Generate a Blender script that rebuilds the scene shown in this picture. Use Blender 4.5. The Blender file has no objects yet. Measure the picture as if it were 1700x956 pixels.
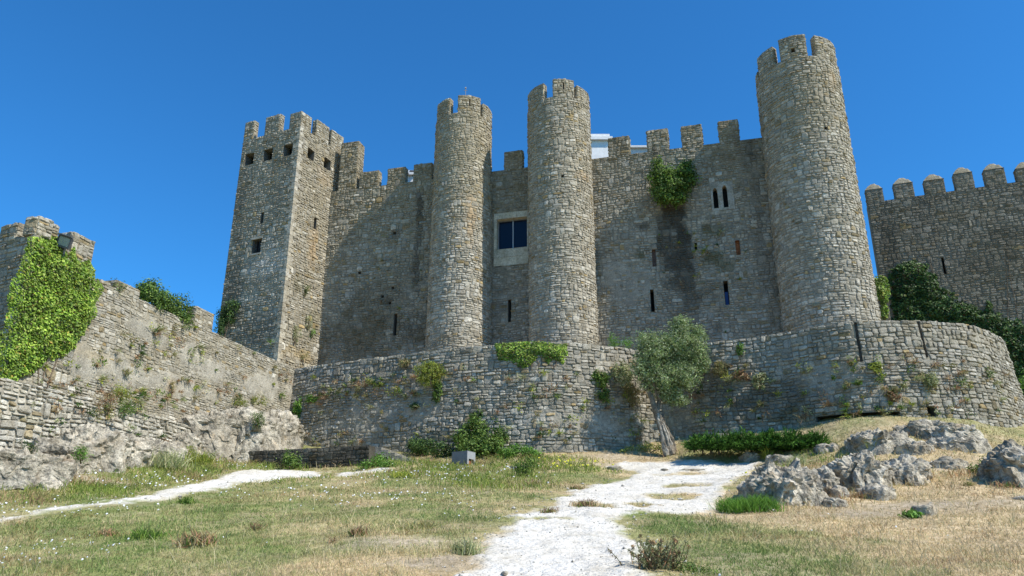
import bpy, bmesh, math, random, time
import numpy as np
T0 = time.time()
R = math.radians
scene = bpy.context.scene
col = scene.collection

# ------------------------------------------------------------------ camera
FPX, PITCH = 1280.0, R(18.95)
CP, SP = math.cos(PITCH), math.sin(PITCH)
cd = bpy.data.cameras.new('camera'); cam = bpy.data.objects.new('camera', cd); col.objects.link(cam)
cd.sensor_width = 36.0; cd.lens = FPX / 1700.0 * 36.0; cd.clip_start = 0.1; cd.clip_end = 5000
cam.location = (0, 0, 0); cam.rotation_euler = (math.pi / 2 + PITCH, 0, 0)
scene.camera = cam
scene.render.resolution_x = 1024; scene.render.resolution_y = 576

# ------------------------------------------------------------------ light
SUN_H = (0.872, -0.489); SUN_EL = R(48)
world = bpy.data.worlds.new('World'); scene.world = world; world.use_nodes = True
wn = world.node_tree.nodes; wl = world.node_tree.links; wn.clear()
sky = wn.new('ShaderNodeTexSky'); sky.sky_type = 'NISHITA'; sky.sun_disc = False
sky.sun_elevation = SUN_EL; sky.sun_rotation = math.atan2(SUN_H[0], SUN_H[1])
sky.altitude = 300; sky.air_density = 1.0; sky.dust_density = 0.15; sky.ozone_density = 4.5
hs = wn.new('ShaderNodeHueSaturation'); hs.inputs['Saturation'].default_value = 1.0
hs.inputs['Value'].default_value = 1.0; hs.inputs['Hue'].default_value = 0.5
bg = wn.new('ShaderNodeBackground'); bg.inputs['Strength'].default_value = 0.125
wo = wn.new('ShaderNodeOutputWorld')
wl.new(sky.outputs[0], hs.inputs['Color']); tint = wn.new('ShaderNodeMix'); tint.data_type = 'RGBA'; tint.blend_type = 'MULTIPLY'; tint.inputs['Factor'].default_value = 1; tint.inputs['B'].default_value = (.27, .875, 1.27, 1)
wl.new(hs.outputs[0], tint.inputs['A']); wl.new(tint.outputs['Result'], bg.inputs['Color']); wl.new(bg.outputs[0], wo.inputs['Surface'])
sd = bpy.data.lights.new('sun', 'SUN'); sd.energy = 5.0; sd.angle = R(0.53); sd.color = (1.0, 0.95, 0.86)
sun = bpy.data.objects.new('sun', sd); col.objects.link(sun)
from mathutils import Vector, Matrix
sdir = Vector((SUN_H[0] * math.cos(SUN_EL), SUN_H[1] * math.cos(SUN_EL), math.sin(SUN_EL)))
sun.rotation_euler = sdir.to_track_quat('Z', 'Y').to_euler(); sun.location = (30, -20, 50)
vs = scene.view_settings
vs.view_transform = 'Standard'; vs.look = 'None'; vs.exposure = 0.33; vs.gamma = 1.0

# ------------------------------------------------------------------ maths helpers
def ray(px, py):
    u = (px - 850.0) / FPX; v = (478.0 - py) / FPX
    return np.array([u, CP - v * SP, SP + v * CP])
def at(px, py, Y):                     # world point seen in direction (px,py) at depth Y
    d = ray(px, py); return d * (Y / d[1])
def project(P):
    P = np.asarray(P, float)
    f = P[..., 1] * CP + P[..., 2] * SP; up = -P[..., 1] * SP + P[..., 2] * CP
    f = np.where(f < 0.1, 0.1, f)
    return np.stack([850 + FPX * P[..., 0] / f, 478 - FPX * up / f], -1)

def _hash(i, j, k, seed):
    n = (i.astype(np.int64) * 374761393 + j.astype(np.int64) * 668265263 + k.astype(np.int64) * 2147483647 + seed * 974711) & 0x7fffffff
    n = ((n ^ (n >> 13)) * 1274126177) & 0x7fffffff
    n = ((n ^ (n >> 16)) * 60493) & 0x7fffffff
    return (n & 0xffff) / 65535.0
def vnoise(P, seed=0):
    P = np.asarray(P, float)
    if P.shape[-1] == 2: P = np.concatenate([P, np.zeros(P.shape[:-1] + (1,))], -1)
    I = np.floor(P); F = P - I; F = F * F * (3 - 2 * F); I = I.astype(np.int64)
    x, y, z = I[..., 0], I[..., 1], I[..., 2]; fx, fy, fz = F[..., 0], F[..., 1], F[..., 2]
    def L(a, b, t): return a + (b - a) * t
    c = [[[_hash(x + a, y + b, z + c_, seed) for c_ in (0, 1)] for b in (0, 1)] for a in (0, 1)]
    return L(L(L(c[0][0][0], c[1][0][0], fx), L(c[0][1][0], c[1][1][0], fx), fy),
             L(L(c[0][0][1], c[1][0][1], fx), L(c[0][1][1], c[1][1][1], fx), fy), fz)
def fbm(P, seed=0, oct=4, gain=0.5):
    P = np.asarray(P, float); s = 0; a = 1; t = 0
    for o in range(oct):
        s = s + a * vnoise(P * (2 ** o) + o * 17.3, seed + o); t += a; a *= gain
    return s / t
def ridged(P, seed=0, oct=4, gain=0.55):
    P = np.asarray(P, float); s = 0; a = 1; t = 0
    for o in range(oct):
        s = s + a * (1 - np.abs(2 * vnoise(P * (2 ** o) + o * 11.7, seed + o) - 1)); t += a; a *= gain
    return s / t
def poly_sd(pts, poly):                # signed distance in 2-D, positive inside
    pts = np.asarray(pts, float); poly = np.asarray(poly, float)
    x, y = pts[..., 0], pts[..., 1]; d = np.full(x.shape, 1e18); ins = np.zeros(x.shape, bool)
    n = len(poly)
    for i in range(n):
        ax, ay = poly[i]; bx, by = poly[(i + 1) % n]
        ex, ey = bx - ax, by - ay; wx, wy = x - ax, y - ay
        t = np.clip((wx * ex + wy * ey) / (ex * ex + ey * ey + 1e-12), 0, 1)
        d = np.minimum(d, (wx - ex * t) ** 2 + (wy - ey * t) ** 2)
        if abs(by - ay) > 1e-12:
            c = ((ay > y) != (by > y)) & (x < (bx - ax) * (y - ay) / (by - ay) + ax)
            ins ^= c
    d = np.sqrt(d); return np.where(ins, d, -d)

# ------------------------------------------------------------------ materials
MATS = {}
def nodes(m): return m.node_tree.nodes, m.node_tree.links
def new_mat(name):
    m = bpy.data.materials.new(name); m.use_nodes = True; MATS[name] = m; return m
def ramp(n, l, src, stops):
    r = n.new('ShaderNodeValToRGB'); e = r.color_ramp.elements
    while len(e) > 1: e.remove(e[-1])
    e[0].position = stops[0][0]; e[0].color = stops[0][1]
    for p, c in stops[1:]:
        q = e.new(p); q.color = c
    l.new(src, r.inputs['Fac']); return r.outputs['Color']
def g(v): return (v, v, v, 1)
def attr_mat(name, layers, rough=0.95, bumps=(), translucent=0.0, spec=0.2):
    """base colour = colour attribute 'col' times several procedural noise layers in world space"""
    m = new_mat(name); n, l = nodes(m); n.clear()
    out = n.new('ShaderNodeOutputMaterial'); p = n.new('ShaderNodeBsdfPrincipled')
    p.inputs['Roughness'].default_value = rough; p.inputs['Specular IOR Level'].default_value = spec
    a = n.new('ShaderNodeAttribute'); a.attribute_name = 'col'; cur = a.outputs['Color']
    geo = n.new('ShaderNodeNewGeometry')
    for (scale, detail, lo, hi, c0, c1) in layers:
        t = n.new('ShaderNodeTexNoise'); t.inputs['Scale'].default_value = scale; t.inputs['Detail'].default_value = detail
        t.inputs['Roughness'].default_value = 0.65
        l.new(geo.outputs['Position'], t.inputs['Vector'])
        rc = ramp(n, l, t.outputs['Fac'], [(lo, c0), (hi, c1)])
        mx = n.new('ShaderNodeMix'); mx.data_type = 'RGBA'; mx.blend_type = 'MULTIPLY'; mx.inputs['Factor'].default_value = 1
        l.new(cur, mx.inputs['A']); l.new(rc, mx.inputs['B']); cur = mx.outputs['Result']
    l.new(cur, p.inputs['Base Color'])
    nrm = None
    for (scale, dist, strength) in bumps:
        t = n.new('ShaderNodeTexNoise'); t.inputs['Scale'].default_value = scale; t.inputs['Detail'].default_value = 5
        l.new(geo.outputs['Position'], t.inputs['Vector'])
        b = n.new('ShaderNodeBump'); b.inputs['Distance'].default_value = dist; b.inputs['Strength'].default_value = strength
        l.new(t.outputs['Fac'], b.inputs['Height'])
        if nrm: l.new(nrm, b.inputs['Normal'])
        nrm = b.outputs['Normal']
    if nrm: l.new(nrm, p.inputs['Normal'])
    if translucent:
        tr = n.new('ShaderNodeBsdfTranslucent'); l.new(cur, tr.inputs['Color'])
        ms = n.new('ShaderNodeMixShader'); ms.inputs[0].default_value = translucent
        l.new(p.outputs[0], ms.inputs[1]); l.new(tr.outputs[0], ms.inputs[2]); l.new(ms.outputs[0], out.inputs['Surface'])
    else: l.new(p.outputs[0], out.inputs['Surface'])
    return m
attr_mat('stone', [(2.2, 5, .35, .62, (.80, .76, .68, 1), g(1.12)), (9, 6, .33, .6, g(.72), g(1.1)), (26, 3, .36, .5, g(.68), g(1.04))],
         bumps=[(7, .05, .8), (28, .02, .9)])
attr_mat('mortar', [(1.6, 5, .35, .65, g(.72), g(1.15)), (14, 5, .35, .6, g(.7), g(1.1))], bumps=[(18, .03, .9)])
attr_mat('rock', [(1.6, 7, .36, .6, (.62, .60, .56, 1), g(1.15)), (6, 8, .38, .56, g(.55), g(1.1)), (24, 4, .36, .5, g(.7), g(1.05))],
         bumps=[(4, .12, .9), (14, .05, .9), (50, .02, .7)])
attr_mat('leaf', [(3.0, 2, .35, .65, g(.8), g(1.15))], rough=.55, translucent=.3, spec=.35)
attr_mat('leaf_matte', [(3.0, 2, .35, .65, g(.8), g(1.15))], rough=.8, translucent=.25, spec=.15)
attr_mat('grass', [(.9, 3, .35, .65, g(.85), g(1.12))], rough=.8, translucent=.25, spec=.15)
attr_mat('soil', [(.5, 4, .35, .65, g(.8), g(1.12)), (5, 7, .35, .62, (.68, .66, .55, 1), g(1.15)), (28, 4, .35, .6, g(.7), g(1.1))],
         bumps=[(6, .08, .7), (35, .03, .8)])
attr_mat('chalk', [(.7, 5, .32, .6, (.88, .86, .82, 1), g(1.0)), (4.5, 6, .33, .5, (.80, .78, .74, 1), g(1.0)), (24, 4, .3, .44, (.72, .70, .66, 1), g(1.0))],
         bumps=[(3, .10, .6), (12, .05, .7), (45, .02, .7)])
attr_mat('bark', [(5, 6, .35, .6, g(.55), g(1.15)), (22, 3, .35, .6, g(.7), g(1.1))], bumps=[(12, .05, .9)])
attr_mat('plain', [(5, 4, .3, .7, g(.85), g(1.08))], rough=.6, bumps=[(30, .005, .3)], spec=.4)
def glass_mat():
    m = new_mat('glass'); n, l = nodes(m); p = n['Principled BSDF']
    p.inputs['Base Color'].default_value = (.008, .014, .03, 1); p.inputs['Roughness'].default_value = .12
    p.inputs['Specular IOR Level'].default_value = .22
    t = n.new('ShaderNodeTexNoise'); t.inputs['Scale'].default_value = 1.2
    b = n.new('ShaderNodeBump'); b.inputs['Strength'].default_value = .05; l.new(t.outputs['Fac'], b.inputs['Height']); l.new(b.outputs[0], p.inputs['Normal'])
glass_mat()

# ------------------------------------------------------------------ object helpers
def tag(o, label=None, cat=None, group=None, kind=None):
    if label: o['label'] = label
    if cat: o['category'] = cat
    if group: o['group'] = group
    if kind: o['kind'] = kind
    return o
def thing(name, label, cat, loc, group=None):
    o = bpy.data.objects.new(name, None); col.objects.link(o); o.location = loc; o.empty_display_size = .3
    tag(o, label, cat, group); o['_loc'] = 0; del o['_loc']; return o
def build(name, V, faces, C, mat, parent=None, smooth=False, origin=None):
    """one mesh object from arrays; V world coords, faces = list of (n,k) index arrays, C = colour per vertex or one colour"""
    V = np.asarray(V, float).reshape(-1, 3)
    if origin is None:
        origin = np.array([V[:, 0].mean(), V[:, 1].mean(), V[:, 2].min()])
    origin = np.asarray(origin, float)
    me = bpy.data.meshes.new(name); me.vertices.add(len(V)); me.vertices.foreach_set('co', (V - origin).ravel())
    faces = [np.asarray(f, np.int32) for f in faces if len(f)]
    loops = np.concatenate([f.ravel() for f in faces]); tot = np.concatenate([np.full(len(f), f.shape[1], np.int32) for f in faces])
    start = np.concatenate([[0], np.cumsum(tot)[:-1]]).astype(np.int32)
    me.loops.add(len(loops)); me.loops.foreach_set('vertex_index', loops)
    me.polygons.add(len(tot)); me.polygons.foreach_set('loop_start', start); me.polygons.foreach_set('loop_total', tot)
    me.polygons.foreach_set('use_smooth', np.full(len(tot), bool(smooth)))
    me.update(calc_edges=True)
    C = np.asarray(C, float)
    if C.ndim == 1: C = np.tile(C, (len(V), 1))
    ca = me.color_attributes.new('col', 'FLOAT_COLOR', 'POINT')
    ca.data.foreach_set('color', np.concatenate([C[:, :3], np.ones((len(C), 1))], 1).astype(np.float32).ravel())
    me.materials.append(MATS[mat])
    o = bpy.data.objects.new(name, me); col.objects.link(o)
    o.location = tuple(origin - (np.array(parent['_wl']) if parent is not None and '_wl' in parent else 0)) if parent is not None else tuple(origin)
    if parent is not None:
        o.parent = parent
        if parent.type == 'EMPTY': o.location = tuple(origin - np.array(parent.location))
        else:
            w = np.array(parent.location); q = parent.parent
            while q is not None: w = w + np.array(q.location); q = q.parent
            o.location = tuple(origin - w)
    return o
class Acc:                                 # accumulates geometry for one mesh
    def __init__(s): s.V = []; s.F = {}; s.C = []; s.n = 0
    def add(s, V, faces, C):
        V = np.asarray(V, float).reshape(-1, 3); C = np.asarray(C, float)
        if C.ndim == 1: C = np.tile(C, (len(V), 1))
        for f in faces:
            f = np.asarray(f, np.int64)
            if len(f): s.F.setdefault(f.shape[1], []).append(f + s.n)
        s.V.append(V); s.C.append(C[:, :3]); s.n += len(V)
    def obj(s, name, mat, parent=None, smooth=False, origin=None):
        return build(name, np.concatenate(s.V), [np.concatenate(f) for f in s.F.values()], np.concatenate(s.C), mat, parent, smooth, origin)
BOXF = np.array([[0, 3, 2, 1], [4, 5, 6, 7], [0, 1, 5, 4], [1, 2, 6, 5], [2, 3, 7, 6], [3, 0, 4, 7]])
def box(acc, o, ax, ay, az, C):            # box from corner o along three vectors
    o, ax, ay, az = [np.asarray(q, float) for q in (o, ax, ay, az)]
    V = np.array([o, o + ax, o + ax + ay, o + ay, o + az, o + ax + az, o + ax + ay + az, o + ay + az]); acc.add(V, [BOXF], C)
def tube(acc, pts, rad, C, k=8, jitter=0, seed=0):
    pts = np.asarray(pts, float); n = len(pts); rng = np.random.default_rng(seed); V = []
    for i in range(n):
        d = pts[min(i + 1, n - 1)] - pts[max(i - 1, 0)]; d /= np.linalg.norm(d) + 1e-9
        a = np.cross(d, [0.3, 1, 0.1]); a /= np.linalg.norm(a); b = np.cross(d, a)
        for j in range(k):
            t = 2 * math.pi * j / k; r = rad[i] * (1 + jitter * (rng.random() - .5)); V.append(pts[i] + r * (math.cos(t) * a + math.sin(t) * b))
    F = [[i * k + j, i * k + (j + 1) % k, (i + 1) * k + (j + 1) % k, (i + 1) * k + j] for i in range(n - 1) for j in range(k)]
    V.append(pts[0]); V.append(pts[-1]); c0 = n * k
    T = [[c0, (j + 1) % k, j] for j in range(k)] + [[c0 + 1, (n - 1) * k + j, (n - 1) * k + (j + 1) % k] for j in range(k)]
    acc.add(V, [F, T], C)

# ------------------------------------------------------------------ terrain
CT = [(0, 956, 10.5), (425, 956, 10.5), (850, 956, 10.5), (1275, 956, 10.5), (1700, 956, 10.5),
      (0, 890, 14.5), (425, 880, 15), (850, 880, 15), (1275, 880, 15.5), (1700, 880, 15),
      (0, 850, 17.2), (300, 835, 19), (600, 830, 20), (900, 830, 20), (1200, 835, 20), (1500, 850, 17.5), (1700, 832, 18.3),
      (0, 805, 20.2), (300, 797, 24), (450, 787, 26.5), (600, 784, 28), (760, 775, 30.2), (900, 765, 32), (1000, 766, 32.3), (1110, 754, 33.3), (1240, 769, 30),
      (0, 775, 21.7), (100, 773, 22.6), (300, 763, 27.8), (370, 763, 31.5), (500, 742, 37.8), (600, 779.5, 29.1), (500, 776, 30.5), (430, 769, 31.5), (550, 779, 29.7), (640, 766, 32), (700, 752, 35.6),
      (850, 753, 33.6), (950, 752, 33.4), (1050, 748, 34.2), (1140, 747, 32.8), (1300, 737, 31), (1365, 735, 29.5), (1400, 704, 30.2), (1500, 692, 30.0), (1600, 696, 30.4), (1700, 722, 30),
      (1250, 795, 24.6), (1400, 790, 23), (1550, 775, 24), (1700, 790, 22), (1480, 752, 26.2), (1620, 735, 27.5)]
cp = [at(*c) for c in CT]
for X, Y, Z in [(-9.5, 33.2, 3.85), (-6.5, 31.6, 3.8), (-5.2, 30.8, 3.6), (-20, 0, -1.7), (0, 0, -1.6), (20, 0, -1.5), (-25, -15, -3), (25, -15, -3), (0, -15, -3), (-11, 47, 7.6), (5, 42, 7.4), (20, 40, 7.4),
                (0, 60, 6.5), (-24, 32, 5), (-40, 20, 0), (34, 30, 4.5), (42, 15, 1), (-40, 60, 3), (40, 60, 4)]:
    cp.append(np.array([X, Y, Z], float))
cp = np.array(cp)
def _tps(r2): return 0.5 * r2 * np.log(r2 + 1e-9)
_n = len(cp); _d2 = ((cp[:, None, :2] - cp[None, :, :2]) ** 2).sum(-1)
_A = np.zeros((_n + 3, _n + 3)); _A[:_n, :_n] = _tps(_d2) + np.eye(_n) * 0.12
_A[:_n, _n] = 1; _A[:_n, _n + 1:] = cp[:, :2]; _A[_n, :_n] = 1; _A[_n + 1:, :_n] = cp[:, :2].T
_w = np.linalg.solve(_A, np.concatenate([cp[:, 2], np.zeros(3)]))
def terr0(X, Y):
    X = np.asarray(X, float); Y = np.asarray(Y, float); shp = X.shape; P = np.stack([X.ravel(), Y.ravel()], -1); out = np.zeros(len(P))
    for s in range(0, len(P), 20000):
        q = P[s:s + 20000]; d2 = ((q[:, None] - cp[None, :, :2]) ** 2).sum(-1)
        out[s:s + 20000] = _tps(d2) @ _w[:_n] + _w[_n] + q @ _w[_n + 1:]
    z = out.reshape(shp)
    r = np.hypot(X - 0, Y - 20); k = np.clip((r - 42) / 40, 0, 1); k = k * k * (3 - 2 * k)
    return np.clip(z, -12, 12) * (1 - k) + (-6.0) * k
def terr(X, Y):
    X = np.asarray(X, float); Y = np.asarray(Y, float); P = np.stack([X, Y], -1)
    z = terr0(X, Y)
    return z + .16 * (fbm(P * .45, 3) - .5) + .10 * (fbm(P * 1.7, 5) - .5) + .04 * (vnoise(P * 6, 8) - .5)
def on_ground(px, py):                     # where the ray of a pixel meets the slope
    d = ray(px, py); ys = np.linspace(8, 44, 700); P = d[None] * (ys / d[1])[:, None]
    h = P[:, 2] - terr0(P[:, 0], P[:, 1]); i = np.where(h < 0)[0]
    j = i[0] if len(i) else int(np.argmin(np.abs(h)))
    return np.array([P[j, 0], P[j, 1], terr(P[j, 0], P[j, 1])])
_cache = {}
def gxy(px, py):
    k = (px, py)
    if k not in _cache: _cache[k] = on_ground(px, py)
    return _cache[k]

PATHS = [[(735, 1010), (772, 956), (800, 915), (832, 880), (868, 856), (915, 838), (945, 822), (985, 806), (1040, 797), (1062, 786), (1010, 776), (1040, 768), (1150, 766),
          (1262, 767), (1238, 785), (1200, 806), (1188, 825), (1178, 851), (1110, 853), (1045, 853), (1022, 868), (1030, 885), (1062, 905), (1066, 956), (1050, 1010)],
         [(-60, 868), (0, 861), (60, 846), (160, 838), (255, 817), (350, 795), (470, 783), (548, 784), (525, 792), (400, 804), (290, 827), (175, 843), (60, 857), (0, 868), (-60, 876)],
         [(548, 787), (640, 778), (650, 781), (560, 792)]]
ISL = [(1112, 824, 38, 4), (1145, 806, 26, 2), (980, 840, 20, 3), (905, 866, 26, 2), (1065, 838, 22, 3), (1150, 788, 24, 1.5)]
PXY = [np.array([gxy(*p)[:2] if p[1] <= 960 else at(p[0], p[1], 9.0)[:2] for p in poly]) for poly in PATHS]
def path_mask(X, Y):
    P = np.stack([X, Y], -1); m = np.full(np.shape(X), -9.0)
    for k_, q in enumerate(PXY): m = np.maximum(m, poly_sd(P, q) + (.16 if k_ == 0 else .05))
    for (px, py, a, b) in ISL:
        c = gxy(px, py); ex = gxy(px + a, py); ey = gxy(px, py - b)
        ra = np.linalg.norm((ex - c)[:2]); rb = np.linalg.norm((ey - c)[:2])
        dd = np.hypot((P[..., 0] - c[0]) / ra, (P[..., 1] - c[1]) / rb); m = np.minimum(m, (dd - 1 + .9 * (fbm(P * np.array([2.2, 1.4]), 23, 3) - .5)) * min(ra, rb))
    return m + .75 * (fbm(P * np.array([1.3, .7]), 21, 4, .6) - .5) + .34 * (fbm(P * np.array([6, 3.0]), 22, 3) - .5)
def dryness(X, Y):                         # 0 green .. 1 straw
    P = np.stack([X, Y], -1); b = np.full(np.shape(X), .50)
    for (px, py, r, w) in [(1550, 900, 5.5, .55), (1600, 820, 5, .6), (1350, 860, 3.5, .3), (1500, 760, 3.5, .45), (1000, 758, 4, .5), (700, 930, 2.5, .25), (650, 880, 2.5, .15),
                           (250, 900, 3.5, -.2), (500, 850, 5, -.12), (1170, 880, 2.2, -.42), (1110, 865, 1.6, -.35), (1260, 905, 2.2, -.25), (1180, 925, 1.5, -.35), (1330, 870, 2.0, -.2), (900, 790, 2.5, -.3), (250, 800, 4, -.25), (680, 765, 2, .4), (600, 940, 1.5, .2), (1360, 938, 1.4, -.45), (1250, 945, 1.0, -.4)]:
        c = gxy(px, py); b = b + w * np.exp(-(((P[..., 0] - c[0]) ** 2 + (P[..., 1] - c[1]) ** 2) / r ** 2))
    return np.clip(b + 1.05 * (fbm(P * .8, 31, 4) - .5) + .75 * (fbm(P * 3.1, 33, 3) - .5), 0, 1)
def axis(lo, hi, step, out):
    a = list(np.arange(lo, hi + 1e-6, step)); s = step; x = hi
    b = []
    while x < out: s *= 1.35; x += s; b.append(x)
    s = step; x = lo; c = []
    while x > -out: s *= 1.35; x -= s; c.append(x)
    return np.array(c[::-1] + a + b)
def gridmesh(name, xs, ys, zf, cf, mat, smooth=True, keep=None):
    X, Y = np.meshgrid(xs, ys); Z = zf(X, Y); V = np.stack([X, Y, Z], -1).reshape(-1, 3)
    nx, ny = len(xs), len(ys); I = np.arange(nx * ny).reshape(ny, nx)
    F = np.stack([I[:-1, :-1], I[:-1, 1:], I[1:, 1:], I[1:, :-1]], -1).reshape(-1, 4)
    if keep is not None:
        k = keep(X, Y); kk = k[:-1, :-1] | k[:-1, 1:] | k[1:, 1:] | k[1:, :-1]; F = F[kk.ravel()]
        used = np.unique(F); mp = np.full(len(V), -1); mp[used] = np.arange(len(used)); V = V[used]; F = mp[F]
        X = V[:, 0]; Y = V[:, 1]
    return build(name, V, [F], cf(X.ravel(), Y.ravel()), mat, None, smooth, origin=(0, 0, 0))
def lerp(a, b, t): return a + (b - a) * t
GREEN = np.array([.13, .16, .045]); STRAW = np.array([.56, .43, .25]); OLIVE = np.array([.34, .31, .14]); EARTH = np.array([.46, .35, .23])
def bare(X, Y):
    P = np.stack([X, Y], -1); v = np.zeros(np.shape(X))
    for (px, py, ra, rb) in [(1600, 836, 3.2, .9), (1450, 852, 2.2, .7), (1280, 768, 2.0, .7), (1020, 760, 2.2, .5), (1000, 772, 1.6, .5), (660, 900, 1.2, .7), (720, 935, .9, .8), (120, 790, 2.0, .6), (1560, 775, 1.6, .8)]:
        c = gxy(px, py); v = np.maximum(v, 1.25 - np.hypot((P[..., 0] - c[0]) / ra, (P[..., 1] - c[1]) / rb))
    return np.clip(v + 1.2 * (fbm(P * 1.4, 43, 4) - .5), 0, 1) * (v > -.6)
def soil_col(X, Y):
    d = dryness(X, Y)[:, None]; c = np.where(d < .5, lerp(GREEN * 1.4, OLIVE, d * 2), lerp(OLIVE, STRAW, (d - .5) * 2))
    e = np.clip(fbm(np.stack([X, Y], -1) * 1.1, 41) * 2.4 - 1.15, 0, 1)[:, None] * .6
    c = lerp(c, EARTH, e); return lerp(c, np.array([.46, .38, .28]), bare(X, Y)[:, None] * .8)
gridmesh('ground', axis(-30, 30, .22, 1500), axis(6, 38, .22, 1500), terr, soil_col, 'soil')['kind'] = 'structure'
def path_col(X, Y):
    m = path_mask(X, Y); P = np.stack([X, Y], -1); t = np.clip((m + .35 * (fbm(P * 2.2, 24) - .5) + .2 * (fbm(P * 7, 25, 3) - .5)) / .30, 0, 1)[:, None]
    d = np.clip((fbm(P * 1.6, 26, 4) - .52) * 5, 0, 1)[:, None] * .45 + (fbm(P * 9, 27, 2)[:, None] < .30) * .3
    return lerp(soil_col(X, Y) * 1.05, lerp(np.array([.69, .655, .58]), np.array([.55, .50, .41]), d), t)
def path_z(X, Y): m = path_mask(X, Y); return terr(X, Y) + np.clip(m, -.3, .25) * .14
gridmesh('path', np.arange(-17, 10, .085), np.arange(8.8, 33, .085), path_z, lambda X, Y: path_col(X, Y), 'chalk', keep=lambda X, Y: path_mask(X, Y) > -.3)['kind'] = 'structure'
# levelled ground behind the retaining wall
P1 = at(487, 613, 39.5)
acc = Acc(); box(acc, (-11.6, 38.8, 7.0), (40, 0, 0), (0, 22, 0), (0, 0, 1.4), EARTH)
CTOP = 9.1

# ------------------------------------------------------------------ masonry
RNG = np.random.default_rng(7)
GREYW = np.array([.42, .392, .325]); GREY = np.array([.30, .275, .222]); TAN = np.array([.325, .288, .205]); BROWN = np.array([.22, .18, .11]); OCHRE = np.array([.38, .29, .15]); DARK = np.array([.10, .09, .07])
def layout(a0, a1, b0, b1, h, w, rng):
    out = []; b = b0
    while b < b1 - .03:
        H = h * rng.uniform(1.35, 2.7)
        if b + H > b1 - .4 * h: H = b1 - b
        a = a0
        while a < a1 - .02:
            W = w * rng.uniform(.8, 2.3)
            if a + W > a1 - .4 * w: W = a1 - a
            if H < 1.3 * h or (rng.random() < .13 and W < 1.9 * w): rows = [(b, b + H)]
            else:
                m = b + H * rng.uniform(.36, .64); rows = [(b, m), (m, b + H)]
                if rng.random() < .35 and H > 1.9 * h: rows = [(b, b + H * .33), (b + H * .33, b + H * .7), (b + H * .7, b + H)]
            for (r0, r1) in rows:
                k = max(1, int(round(W / w * rng.uniform(.55, 1.3)))); cuts = a + W * np.sort(np.concatenate([[0, 1], (np.arange(1, k) + rng.uniform(-.22, .22, max(k - 1, 0))) / k]))
                for i in range(k): out.append((cuts[i], cuts[i + 1], r0, r1))
            a += W
        b += H
    return np.array(out)
def cut_holes(rects, holes):
    out = rects.copy()
    for (h0, h1, g0, g1) in holes:
        m = (out[:, 0] < h1) & (out[:, 1] > h0) & (out[:, 2] < g1) & (out[:, 3] > g0)
        for i in np.where(m)[0]:
            a0, a1, b0, b1 = out[i]; opts = [(h0 - a0, b1 - b0, (a0, h0, b0, b1)), (a1 - h1, b1 - b0, (h1, a1, b0, b1)), (a1 - a0, g0 - b0, (a0, a1, b0, g0)), (a1 - a0, b1 - g1, (a0, a1, g1, b1))]
            opts = [(p * q, r) for p, q, r in opts if p > .07 and q > .05]
            out[i] = max(opts)[1] if opts else (0, 0, 0, 0)
    return out[(out[:, 1] - out[:, 0] > .06) & (out[:, 3] - out[:, 2] > .045)]
RING = np.arange(8)
def _ring(k0, k1): return np.stack([k0 * 8 + RING, k0 * 8 + (RING + 1) % 8, k1 * 8 + (RING + 1) % 8, k1 * 8 + RING], -1)
ST_Q = np.concatenate([_ring(0, 1), _ring(1, 2)]); ST_QL = _ring(0, 2); ST_T = np.stack([16 + RING, 16 + (RING + 1) % 8, np.full(8, 24)], -1)
def stones(rects, V, rng, warp=None, gap=.010, prot=(.015, .075)):
    """25 vertices per stone: octagonal outline, shoulder, face, crown. Returns (N,25,3) in the world"""
    N = len(rects); a0, a1, b0, b1 = rects.T; g_ = gap * rng.uniform(.6, 1.7, N)
    a0, a1, b0, b1 = a0 + g_, a1 - g_, b0 + g_ * .8, b1 - g_ * .8
    Q = np.stack([np.stack([a0, b0], -1), np.stack([a1, b0], -1), np.stack([a1, b1], -1), np.stack([a0, b1], -1)], 1)
    sz = np.stack([a1 - a0, b1 - b0], -1); j = np.minimum(sz * .16, .04)[:, None]; Q = Q + rng.uniform(-1, 1, Q.shape) * j
    pts = []
    for c in range(4):
        p = Q[:, c]; pr = Q[:, (c - 1) % 4]; nx = Q[:, (c + 1) % 4]
        k1 = rng.uniform(.05, .30, (N, 1)); k2 = rng.uniform(.05, .30, (N, 1)); pts += [lerp(p, pr, k1), lerp(p, nx, k2)]
    O = np.stack(pts, 1); ctr = O.mean(1, keepdims=True)
    if warp is not None:
        O = np.stack([O[..., 0], O[..., 1] + warp(O[..., 0], O[..., 1])], -1); ctr = O.mean(1, keepdims=True)
    h = rng.uniform(prot[0], prot[1], N); tilt = rng.uniform(-.3, .3, (N, 2)) * np.minimum(h, .05)[:, None] * 2
    rings = []
    for f, hh in ((1, None), (.94, .62), (.70, 1.0)):
        p = ctr + (O - ctr) * f
        rel = (O - ctr) * f / (sz[:, None] * .5 + 1e-6)
        c = np.full((N, 8), -.04) if hh is None else h[:, None] * hh + (rel * tilt[:, None]).sum(-1) + rng.uniform(-1, 1, (N, 8)) * .006
        rings.append(np.concatenate([p, c[..., None]], -1))
    cc = np.concatenate([ctr, (h * 1.05)[:, None, None]], -1)
    L = np.concatenate(rings + [cc], 1)
    return V(L[..., 0], L[..., 1], L[..., 2]), ctr[:, 0], h
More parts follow.
